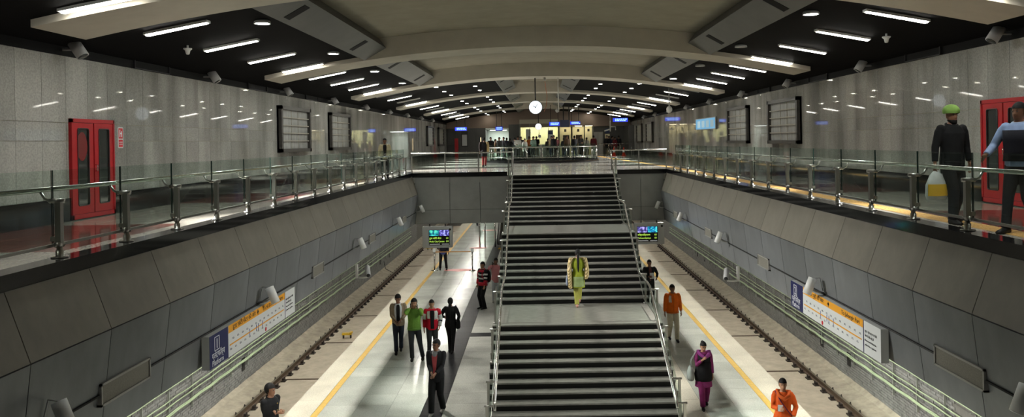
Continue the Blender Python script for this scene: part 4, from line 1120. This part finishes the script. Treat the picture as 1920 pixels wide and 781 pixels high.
    # ---- top
    g = MB(); zs = [hem] + [z for z in (.6, .7, .8, .88, .95, 1.02, 1.1, 1.2, 1.33, 1.42, 1.455) if z > hem + .02]
    rr = []
    for z in zs:
        a, c = lerp_tab(T, z); fl_ = flare * max(0, 1.0 - z); w_ = .024 if z < 1.4 else .016
        rr.append(ell((0, lx(z), z), a + w_ + fl_, c + w_ + fl_))
    g.rings(rr)
    for s in (-1, 1):
        e = el[s].lerp(wr[s], max(0, (sleeve - .5) * 2))
        if sleeve > .5: g.ball(sh[s] + V((-s * .012, 0, -.012)), .069, 12, 8); g.tube([sh[s] + V((-s * .012, 0, -.012)), sh[s].lerp(el[s], .2), sh[s].lerp(el[s], .55), el[s], e], [.060, .067, .062, .055, .045], 12)
        else: g.tube([sh[s], sh[s].lerp(el[s], .2), sh[s].lerp(el[s], sleeve * 2)], [.06, .067, .062], 12)
    ob('top', blob(g, vx), cloth(top), t)
    # ---- hair
    h = MB(); n, m = 18, 10
    hs = {'short': (.086, .108, .112, .012, 1.625), 'full': (.094, .116, .120, .014, 1.632), 'bun': (.083, .105, .106, .014, 1.624), 'long': (.088, .110, .112, .014, 1.625), 'cap': (.112, .132, .10, .004, 1.665)}[hair]
    vs, fs = [], []
    for k in range(m + 1):
        th = -PI / 2 * .75 + (PI / 2 * .75 + PI / 2 * .97) * k / m
        for i in range(n):
            ph = 2 * PI * i / n
            vs.append(V((hs[0] * math.cos(th) * math.cos(ph), hs[3] + hs[1] * math.cos(th) * math.sin(ph), hs[4] + hs[2] * math.sin(th))))
    for k in range(m):
        for i in range(n):
            f = (k * n + i, k * n + (i + 1) % n, (k + 1) * n + (i + 1) % n, (k + 1) * n + i)
            c = sum((vs[j] for j in f), V()) / 4
            if hair == 'cap':
                if c.z < 1.635: continue
            elif (c.y < -.025 and c.z < 1.648) or c.z < 1.53 + (.03 if c.y < .02 else 0): continue
            fs.append(f)
    fs.append(tuple(range(m * n, m * n + n)))
    h.add([HM @ v for v in vs], fs, 0, True)
    if hair == 'long':
        h.tube([HM @ V((0, .09, 1.60)), HM @ V((0, .125, 1.50)), V((0, .155 + lx(1.35), 1.36)), V((0, .165 + lx(1.2), 1.2)), V((0, .16 + lx(1.1), 1.06))], [.04, .045, .036, .03, .012], 8)
    if hair == 'bun': h.ball(HM @ V((0, .105, 1.66)), (.045, .045, .045), 8, 6)
    ob('turban' if hair == 'cap' else 'hair', h, hair_mat or M_HAIR, t)
    info = dict(t=t, T=T, lx=lx, sh=sh, el=el, wr=wr, kn=kn, ft=ft, HM=HM, vx=vx, hem=hem, flare=flare)
    if extra: extra(info)
    return t


# ---- clothing details
def front(I, z0, z1, w0, w1, col, name='shirt_front', lift=.030, ang=-PI / 2):
    """a strip of inner garment showing between the open jacket fronts"""
    n = 6; zs = xs(z0, z1, 8); vs = []
    for k, z in enumerate(zs):
        a, c = lerp_tab(I['T'], z); w_ = w0 + (w1 - w0) * k / 8; fl_ = I['flare'] * max(0, 1 - z)
        for q in (lift, lift - .012):
            for i in range(n + 1):
                p = ang + w_ * (2 * i / n - 1)
                vs.append((math.cos(p) * (a + q + fl_), I['lx'](z) + math.sin(p) * (c + q + fl_), z))
    fs = []; st = 2 * (n + 1)
    for k in range(8):
        for i in range(n):
            a = k * st + i; fs.append((a, a + 1, a + st + 1, a + st)); b = a + n + 1; fs.append((b, b + st, b + st + 1, b + 1))
        for i in (0, n):
            a = k * st + i; b = a + n + 1; fs.append((a, a + st, b + st, b))
    return ob(name, MB().add(vs, fs, 0, True), cloth(col), I['t'])


def band(I, z0, z1, col, lift=.028, name='stripe'):
    rr = []
    for z in xs(z0, z1, 3):
        a, c = lerp_tab(I['T'], z); rr.append(ell((0, I['lx'](z), z), a + lift, c + lift, 20))
    return ob(name, MB().rings(rr), cloth(col), I['t'])


def arm(I, s, t0, t1, r0, r1, col, name='sleeve', n=12):
    """sleeve piece between fractions of the arm (0 shoulder, 1 elbow, 2 wrist)"""
    def at(t): return I['sh'][s].lerp(I['el'][s], t) if t <= 1 else I['el'][s].lerp(I['wr'][s], t - 1)
    tt = [t0] + [q for q in (.5, 1.) if t0 < q < t1] + [t1]
    return ob(name, MB().tube([at(q) for q in tt], [r0 + (r1 - r0) * (q - t0) / (t1 - t0) for q in tt], n), cloth(col), I['t'])


def collar(I, col, r=.078, z=1.462, name='collar'):
    P = [(r * math.cos(2 * PI * i / 14), I['lx'](z) + (r * .95) * math.sin(2 * PI * i / 14), z + .018 * math.sin(2 * PI * i / 14)) for i in range(14)]
    return ob(name, MB().tube(P, .017, 6, closed=True), cloth(col), I['t'])


def phone(I, s):
    p = I['wr'][s] + Vector((-s * .02, -.03, .07))
    ob('phone', MB().cbox(p, (.03, .05, .11)), M_DARKP, I['t'])


def handbag(I, s, x, y, z, col, w=.3, h=.26, d=.13):
    q = MB().rings([[Vector((x + dd * math.cos(2 * PI * i / 14), y + ww * math.sin(2 * PI * i / 14), z + zz)) for i in range(14)] for zz, ww, dd in ((-h, w * .42, d * .4), (-h * .85, w * .5, d * .5), (-h * .4, w * .46, d * .46), (0, w * .34, d * .2))])
    bg = ob('shoulder_bag', q, cloth(col, .5), I['t'])
    a = I['sh'][s]
    ob('strap', MB().tube([(x, y - w * .28, z - .02), (x * .95, y - .06, (z + a.z) / 2), (a.x, a.y - .03, a.z + .075), (a.x, a.y + .03, a.z + .075), (x * .95, y + .06, (z + a.z) / 2), (x, y + w * .28, z - .02)], .012, 6), cloth(col, .5), bg)


def backpack(I, col, col2):
    q = MB().rings([ell((0, .215 + o, z), rx, ry, 16) for z, rx, ry, o in ((.95, .10, .05, -.02), (.98, .15, .09, 0), (1.15, .165, .105, .01), (1.32, .15, .09, 0), (1.42, .09, .05, -.03))])
    bp = ob('backpack', q, cloth(col), I['t'])
    ob('pocket', MB().rings([ell((0, .30, z), rx, ry, 12) for z, rx, ry in ((.99, .08, .02), (1.03, .11, .04), (1.18, .11, .04), (1.22, .08, .02))]), cloth(col2), bp)
    for s in (-1, 1):
        ob('strap', MB().tube([(s * .10, .14, 1.40), (s * .12, .02, 1.465), (s * .125, -.12, 1.36), (s * .14, -.135, 1.2), (s * .16, -.02, 1.06), (s * .13, .13, 1.0)], .018, 6), cloth(col2), bp)


def drape(I, s, col, z1=.78, r=.075):
    e = I['el'][s]; a = I['sh'][s]
    pts = [a + Vector((-s * .08, 0, .07)), a + Vector((s * .03, 0, .05)), a + Vector((s * .075, .01, -.12)), Vector((e.x + s * .02, e.y, 1.12)), Vector((e.x + s * .01, e.y - .0, z1 + .1)), Vector((e.x - s * .02, e.y, z1))]
    rs = []
    for k, p in enumerate(pts):
        rx, ry = ((.05, .09), (.08, .11), (.07, .125), (.07, .135), (.075, .13), (.06, .12))[k]
        rs.append(ell(p, rx, ry, 14))
    return ob('shawl', blob(MB().rings(rs), I['vx']), col, I['t'])


def stripes_mat(name, a, b, c):
    m = mat(name, a, .9, spec=.2); nt = m.node_tree; N = nt.nodes; L = nt.links
    tc = N.new('ShaderNodeTexCoord'); wv = N.new('ShaderNodeTexWave'); wv.wave_type = 'BANDS'; wv.bands_direction = 'DIAGONAL'; wv.inputs['Scale'].default_value = 7; wv.inputs['Distortion'].default_value = 2.
    rp = N.new('ShaderNodeValToRGB'); e = rp.color_ramp.elements; e[0].color = tuple(b) + (1,); e[1].color = tuple(a) + (1,); e[0].position = .25; e[1].position = .5
    x = e.new(.8); x.color = tuple(c) + (1,)
    L.new(tc.outputs['Object'], wv.inputs[0]); L.new(wv.outputs[0], rp.inputs[0]); L.new(rp.outputs[0], N['Principled BSDF'].inputs['Base Color']); return m


def check_mat(name, a, b, sc):
    m = mat(name, a, .9, spec=.2); nt = m.node_tree; N = nt.nodes; L = nt.links
    tc = N.new('ShaderNodeTexCoord'); ck = N.new('ShaderNodeTexChecker'); ck.inputs['Scale'].default_value = sc; ck.inputs[1].default_value = tuple(a) + (1,); ck.inputs[2].default_value = tuple(b) + (1,)
    L.new(tc.outputs['Object'], ck.inputs[0]); L.new(ck.outputs[0], N['Principled BSDF'].inputs['Base Color']); return m


BLK, JEAN, NAVYC, WHT, BEIGE_C = (.010, .010, .011), (.022, .028, .042), (.02, .025, .05), (.62, .62, .6), (.40, .35, .26)
G_PL = 'people on the platform'
# man in beige jacket walking
def x5(I): front(I, .90, 1.44, .30, .34, BLK); [front(I, .95, 1.46, .13, .16, (.55, .57, .6), 'scarf', .036, -PI / 2 + q * .42) for q in (-1, 1)]; collar(I, (.55, .57, .6))
person('man in open beige jacket and dark jeans walking left of the man in green', gp(748, 660, ZP), 8, 1.74, rh=(-.08, -.24, .98), lh=(.08, -.25, 1.0), rf=(-.07, -.16, 0), lf=(.06, .18, .02), lean=.03, hp=12, hy=-8, skin=1, top=(.24, .19, .13), hem=.80, legs=JEAN, hair='full', group=G_PL, extra=x5)
# man in green on the phone
def x6(I): phone(I, -1); phone(I, 1); band(I, .86, .92, (.10, .20, .035), .03, 'hem'); collar(I, (.10, .2, .035), .074)
person('man in green sweater holding a phone to his ear with both hands raised', gp(778, 674, ZP), 4, 1.76, rh=(-.10, -.11, 1.50), lh=(.12, -.11, 1.47), rf=(-.07, -.05, 0), lf=(.22, .06, 0), hy=-6, skin=2, top=(.115, .23, .035), hem=.86, legs=(.028, .03, .035), hair='full', group=G_PL, extra=x6)
# man in red and white jacket
def x7(I):
    front(I, .88, 1.42, .28, .3, BLK)
    front(I, 1.18, 1.40, .38, .34, WHT, 'white_chest', .030, -PI / 2 + .72); front(I, 1.18, 1.40, .25, .25, WHT, 'white_chest', .029, -PI / 2 - .62)
    arm(I, 1, .12, 1.93, .079, .052, WHT); arm(I, 1, 0, .5, .084, .074, (.5, .015, .03), 'shoulder_patch'); arm(I, 1, 1.25, 1.4, .066, .062, NAVYC, 'arm_badge'); arm(I, -1, .3, .9, .080, .066, WHT, 'sleeve_panel')
    collar(I, (.5, .015, .03), .08); front(I, 1.15, 1.175, .4, .4, WHT, 'stripe', .032, -PI / 2 + .75)
person('man in red and white sports jacket standing right of the man in green', gp(811, 668, ZP), 12, 1.66, rh=(-.24, .0, .84), lh=(.22, -.10, .93), lean=-.02, skin=2, top=(.52, .012, .03), hem=.83, legs=(.045, .045, .048), group=G_PL, extra=x7)
# woman in black from behind
def x8(I): handbag(I, -1, -.24, .03, 1.08, BLK, .32, .30, .14)
person('woman all in black seen from behind with a black shoulder bag', gp(846, 661, ZP), 178, 1.64, True, rh=(-.21, -.02, .98), lh=(.22, -.15, 1.1), rf=(-.05, .14, .02), lf=(.05, -.10, 0), skin=1, top=(.012, .012, .013), hem=.80, legs=(.014, .014, .016), hair='long', wide=.88, group=G_PL, extra=x8)
# man in black jacket over salmon sweater
def x9(I):
    front(I, .93, 1.43, .16, .36, (.42, .075, .085)); front(I, 1.36, 1.46, .2, .5, (.22, .22, .23), 'shirt_collar', .034); collar(I, (.2, .2, .21), .074)
    HM = I['HM']; g = MB()
    for s in (-1, 1): g.tube([HM @ Vector((s * .031 + .022 * math.cos(q * PI / 4), -.102, 1.602 + .016 * math.sin(q * PI / 4))) for q in range(8)], .0028, 4, closed=True)
    g.tube([HM @ Vector((-.009, -.104, 1.604)), HM @ Vector((.009, -.104, 1.604))], .003, 4)
    for s in (-1, 1): g.tube([HM @ Vector((s * .053, -.1, 1.605)), HM @ Vector((s * .08, 0, 1.61))], .003, 4)
    ob('glasses', g, M_DARKP, I['t']); ob('moustache', MB().cbox(HM @ Vector((0, -.096, 1.546)), (.046, .012, .01), M=HM.to_3x3()), M_HAIR, I['t'])
person('man with glasses in black jacket over pink sweater walking nearest the black strip', gp(820, 775, ZP), -12, 1.72, rh=(-.03, -.26, 1.0), lh=(.05, -.26, .99), rf=(-.08, -.18, 0), lf=(.09, .16, .02), hy=-22, skin=1, top=(.014, .014, .016), hem=.76, legs=(.008, .008, .009), shoes=(.12, .11, .10), group=G_PL, extra=x9, wide=1.15)
# man with folded arms, bottom left
def x10(I):
    for z in (1.34, 1.2): ob('button', MB().ball((.05, -.142, z), .014, 8, 5), mat('brass_button', (.5, .33, .1), .3, metal=.8), I['t'])
    collar(I, BLK, .08)
person('man in black jacket with folded arms at the left platform edge', (-5.28, 15.5, ZP), 62, 1.64, rh=(.05, -.15, 1.15), lh=(-.05, -.17, 1.2), hy=14, skin=0, top=(.012, .012, .014), hem=.80, legs=BLK, hair='full', group=G_PL, extra=x10)
# striped sweater and backpack
def x11(I):
    for z in (1.10, 1.24): band(I, z, z + .055, WHT, .030)
    band(I, .86, .99, (.42, .02, .035), .030, 'red_hem'); band(I, 1.36, 1.43, (.4, .02, .035), .026, 'red_yoke')
    for s in (-1, 1):
        arm(I, s, .35, .55, .078, .075, WHT, 'stripe'); arm(I, s, .8, 1.0, .070, .066, WHT, 'stripe'); arm(I, s, 1.2, 1.9, .062, .05, (.42, .02, .035), 'cuff')
    backpack(I, BLK, (.35, .01, .03)); collar(I, (.42, .02, .035), .08)
person('young man in red black and white striped sweater with a backpack', gp(906, 578, ZP), -48, 1.76, rh=(-.22, -.08, .84), lh=(.22, -.10, .86), hy=18, skin=2, top=(.016, .014, .016), hem=.86, legs=BLK, wide=1.15, group=G_PL, extra=x11)
# checked shirt by the stairs
def x12(I):
    CH = check_mat('red_check', (.5, .05, .08), (.62, .4, .4), 34)
    for o in I['t'].children:
        if o.name.split('.')[0] == 'top': o.data.materials[0] = CH
    phone(I, -1)
person('man in red checked shirt half hidden behind the left stair railing', gp(931, 566, ZP), -5, 1.72, rh=(-.13, -.12, 1.48), lf=(.1, .1, 0), skin=1, top=(.5, .06, .09), hem=.78, legs=(.55, .57, .6), shoes=WHT, group=G_PL, extra=x12)
# man in black by the barrier
def x13(I): band(I, .76, .86, (.06, .08, .25), .034, 'blue_hem'); front(I, 1.32, 1.46, .15, .3, (.25, .3, .5))
person('man in dark jacket over blue shirt beside the belt barrier', gp(829, 507, ZP) + Vector((.02, .30, 0)), 6, 1.74, rh=(-.2, -.18, 1.02), rf=(-.15, 0, 0), lf=(.16, .03, 0), skin=1, top=(.014, .014, .02), hem=.86, legs=BLK, group=G_PL, extra=x13)
# orange jacket
def x14(I):
    front(I, 1.20, 1.40, .26, .2, (.75, .6, .5), 'white_print', .0285, -PI / 2 - .52); band(I, .86, .91, (.45, .09, .01), .032, 'hem'); collar(I, (.62, .13, .01), .08)
    ob('zip', MB().box(-.004, .004, -.146, -.138, .92, 1.42), cloth((.35, .06, .01)), I['t'])
person('man in orange jacket and cream trousers walking right of the stairs', gp(1262, 638, ZP), 3, 1.74, rh=(-.25, -.02, .85), lh=(.27, .02, .85), rf=(-.09, .16, .03), lf=(.10, -.12, 0), skin=1, top=(.70, .135, .012), hem=.86, legs=(.55, .50, .38), wide=1.1, group=G_PL, extra=x14)
# dark jacket right of the stairs
def x15(I): front(I, .95, 1.45, .14, .3, (.12, .05, .05)); ob('papers', MB().cbox((.04, -.24, 1.15), (.16, .02, .22)), M_SIGNW, I['t'])
person('man in dark jacket holding papers close behind the right stair railing', (4.1, 30.2, ZP), 5, 1.72, rh=(-.06, -.22, 1.12), lh=(.24, -.12, 1.05), skin=1, top=(.014, .014, .016), hem=.80, legs=BLK, group=G_PL, extra=x15)
# woman in purple
def x16(I):
    band(I, .72, 1.2, (.012, .010, .012), .062, 'black_vest'); front(I, 1.18, 1.4, 1.2, 1.0, (.012, .010, .012), 'vest_front', .036)
    g = MB().tube([(-.13, .03, 1.46), (-.10, -.11, 1.42), (.02, -.16, 1.33), (.14, -.10, 1.40), (.16, .05, 1.44), (.1, .13, 1.40), (-.06, .12, 1.43)], [.04, .045, .05, .055, .05, .05, .045], 10, closed=True)
    ob('scarf', g, cloth((.26, .05, .22)), I['t']); handbag(I, -1, -.33, -.02, 1.08, (.30, .30, .29), .36, .34, .2)
    HM = I['HM']
person('woman in purple kurta and black vest carrying a grey shoulder bag', gp(1320, 764, ZP), -4, 1.55, True, rh=(-.05, -.24, 1.30), lh=(.23, -.05, .83), rf=(-.04, -.12, 0), lf=(.08, .2, .05), hp=16, hy=8, skin=2, top=(.23, .03, .13), hem=.56, flare=.10, legs=(.20, .02, .10), hair='bun', wide=1.15, group=G_PL, extra=x16)
# woman in orange
def x17(I):
    g = MB().tube([(-.12, .03, 1.46), (-.08, -.12, 1.40), (.03, -.16, 1.34), (.13, -.10, 1.40), (.13, .06, 1.44), (0, .12, 1.42)], [.035, .04, .045, .045, .04, .04], 10, closed=True)
    ob('scarf', g, cloth((.55, .10, .02)), I['t']); ob('papers', MB().cbox((-.05, -.27, 1.18), (.10, .02, .13)), M_SIGNW, I['t'])
    ob('strap', MB().tube([(-.16, -.02, 1.46), (-.05, -.155, 1.3), (.1, -.17, 1.1), (.2, -.06, .95)], .012, 6), cloth((.10, .02, .05)), I['t'])
person('woman in bright orange kurta holding a paper at the lower right', (4.65, 15.5, ZP), -18, 1.58, True, rh=(-.06, -.25, 1.16), lh=(.2, -.12, .95), hy=8, skin=2, top=(.55, .085, .012), hem=.50, flare=.12, legs=(.4, .05, .04), hair='short', group=G_PL, extra=x17)
# woman on the stairs
SH = stripes_mat('striped_shawl', (.46, .33, .16), (.24, .19, .08), (.56, .43, .24))
def x4(I):
    for s in (-1, 1): drape(I, s, SH, .56 if s > 0 else .84, .08)
    handbag(I, 1, .33, .02, .95, (.16, .18, .24), .22, .3, .1)
    front(I, .62, .92, 1.1, .9, (.24, .30, .13), 'pale_hem', .032, PI / 2)
person('woman in olive green kurta and striped shawl climbing the stairs, braid down her back', gp(1085, 574, -3.3), 180, 1.58, True, lean=.06, rh=(-.21, -.06, .9), lh=(.22, -.04, .9), rf=(-.03, -.16, .1), lf=(.05, .10, 0), skin=2, top=(.22, .26, .02), hem=.58, flare=.06, legs=(.25, .24, .05), shoes=(.35, .18, .14), hair='long', wide=1.1, extra=x4)
# right walkway
GRN = mat('turban_green', (.20, .35, .07), .8, var=.15, scale=12)
def x1(I):
    p = I['wr'][-1] + Vector((0, -.02, -.1))
    q = MB().rings([[Vector((p.x + w_ * math.cos(2 * PI * i / 16), p.y + d_ * math.sin(2 * PI * i / 16), p.z - z)) for i in range(16)] for z, w_, d_ in ((0, .035, .03), (.06, .10, .05), (.2, .165, .08), (.36, .17, .09), (.42, .15, .07))])
    bg = ob('carrier_bag', q, mat('white_bag', (.62, .62, .62), .4, var=.15, scale=7, bump=.3), I['t'])
    pr = MB().rings([[Vector((p.x + w_ * 1.02 * math.cos(-PI / 2 + (i / 15 - .5) * 2.4 * (1 if e else 1)), p.y + d_ * (1.06 if e else 1.0) * math.sin(-PI / 2 + (i / 15 - .5) * 2.4), p.z - z)) for e in (1,) for i in range(16)] for z, w_, d_ in ((.19, .163, .079), (.26, .168, .085), (.36, .172, .092))], 0, True, False)
    ob('yellow_print', pr, mat('bag_yellow', (.72, .42, .03), .5), bg)
    HM = I['HM']; ob('beard', MB().rings([[HM @ Vector(v) for v in ell((0, y, z), rx, ry, 12)] for z, rx, ry, y in ((1.462, .03, .03, -.05), (1.49, .05, .056, -.04), (1.525, .064, .082, -.014), (1.532, .060, .078, -.012))]), M_HAIR, I['t'])
    collar(I, BLK, .082)
g1 = gp(1787, 418, 0)
person('man in green turban and black jacket carrying a carrier bag on the right walkway', g1, 10, 1.70, rh=(-.30, -.02, .88), lh=(.29, 0, .88), rf=(-.09, -.12, 0), lf=(.10, .14, .02), skin=1, top=(.012, .012, .013), hem=.74, legs=(.016, .016, .018), hair='cap', hair_mat=GRN, wide=1.15, extra=x1, group='people on the walkways')
def x2(I):
    band(I, .95, 1.36, (.012, .012, .018), .045, 'vest'); collar(I, (.30, .38, .55), .08)
person('man in light blue shirt and black vest walking in front of the right red door', (6.28, 10.45, 0), -62, 1.70, rh=(-.30, -.28, 1.02), lh=(.26, .1, .9), rf=(-.08, -.2, 0), lf=(.09, .2, .03), skin=1, top=(.27, .36, .56), hem=.88, legs=(.02, .02, .024), extra=x2, group='people on the walkways')
def x3(I): front(I, .92, 1.44, .32, .4, BLK); collar(I, (.45, .4, .28), .08)
person('man in open cream jacket standing behind the left walkway railing', (-5.85, 30.4, 0), 10, 1.52, skin=1, top=(.50, .44, .28), hem=.82, legs=BLK, extra=x3, group='people on the walkways')
def x18(I): drape(I, -1, cloth((.45, .33, .16)), .8); drape(I, 1, cloth((.04, .03, .03)), .95)
person('woman with brown shawl and red trousers walking alone before the round balustrade', gp(908, 312, 0), 170, 1.56, True, lean=.03, rf=(-.04, -.12, .02), lf=(.05, .1, 0), skin=1, top=(.02, .018, .02), hem=.6, flare=.05, legs=(.25, .03, .03), extra=x18, fine=True)
person('person at the far end of the platform, only legs in view below the bridge', gp(897, 423, ZP), 180, 1.7, skin=1, fine=False, rf=(-.08, -.15, 0), lf=(.08, .12, 0))

# ---- the crowd on the far concourse
random.seed(21)
cols = [('black', (.012, .012, .014)), ('dark grey', (.05, .05, .052)), ('brown', (.09, .055, .035)), ('white', (.55, .55, .52)), ('navy blue', (.02, .025, .06)), ('maroon', (.13, .02, .025)), ('pale green', (.25, .36, .30)), ('tan', (.30, .22, .13)), ('pink', (.5, .18, .22)), ('orange', (.55, .14, .03))]
spots = [(920, 61), (929, 64), (936, 60), (944, 62), (950, 66), (956, 60), (965, 64), (971, 59), (977, 66), (984, 63), (992, 68), (1000, 60), (1006, 70), (1027, 69), (1034, 64), (1038, 61), (1044, 71), (1057, 63), (1063, 61), (1077, 62), (1089, 66), (1100, 71), (1113, 68), (1138, 71.5), (1142, 72.5), (1153, 71.5), (1160, 72), (1148, 72.8)]
order = [0, 2, 1, 0, 4, 0, 1, 3, 0, 3, 9, 6, 0, 1, 7, 0, 8, 0, 2, 0, 1, 3, 5, 0, 4, 5, 0, 1]
for i, (px, Y) in enumerate(spots):
    x = (px - PX) / F * Y
    nm, c = cols[order[i]]
    if math.hypot(x - RC.x, Y - RC.y) < 4.2: Y += 4
    fem = i % 4 == 1
    person('%s in %s %s, %s from the left in the far crowd' % ('woman' if fem else 'man', nm, 'kurta' if fem else 'jacket', ORD[i]), (x, Y, 0), random.choice((0, 30, 180, 160, -40, 200, 90)),
           random.uniform(1.52, 1.62) if fem else random.uniform(1.64, 1.76), fem, skin=i % 3, top=c, hem=.6 if fem else .8, flare=.05 if fem else 0, legs=random.choice((BLK, JEAN, (.03, .03, .03), (.25, .24, .2))),
           hair='long' if fem else 'short', fine=False, group='crowd on the far concourse', rh=random.choice((None, (-.1, -.25, 1.1), (-.22, -.1, .95))), rf=(-.1, random.uniform(-.1, .1), 0))

bpy.data.scenes.remove(TS)
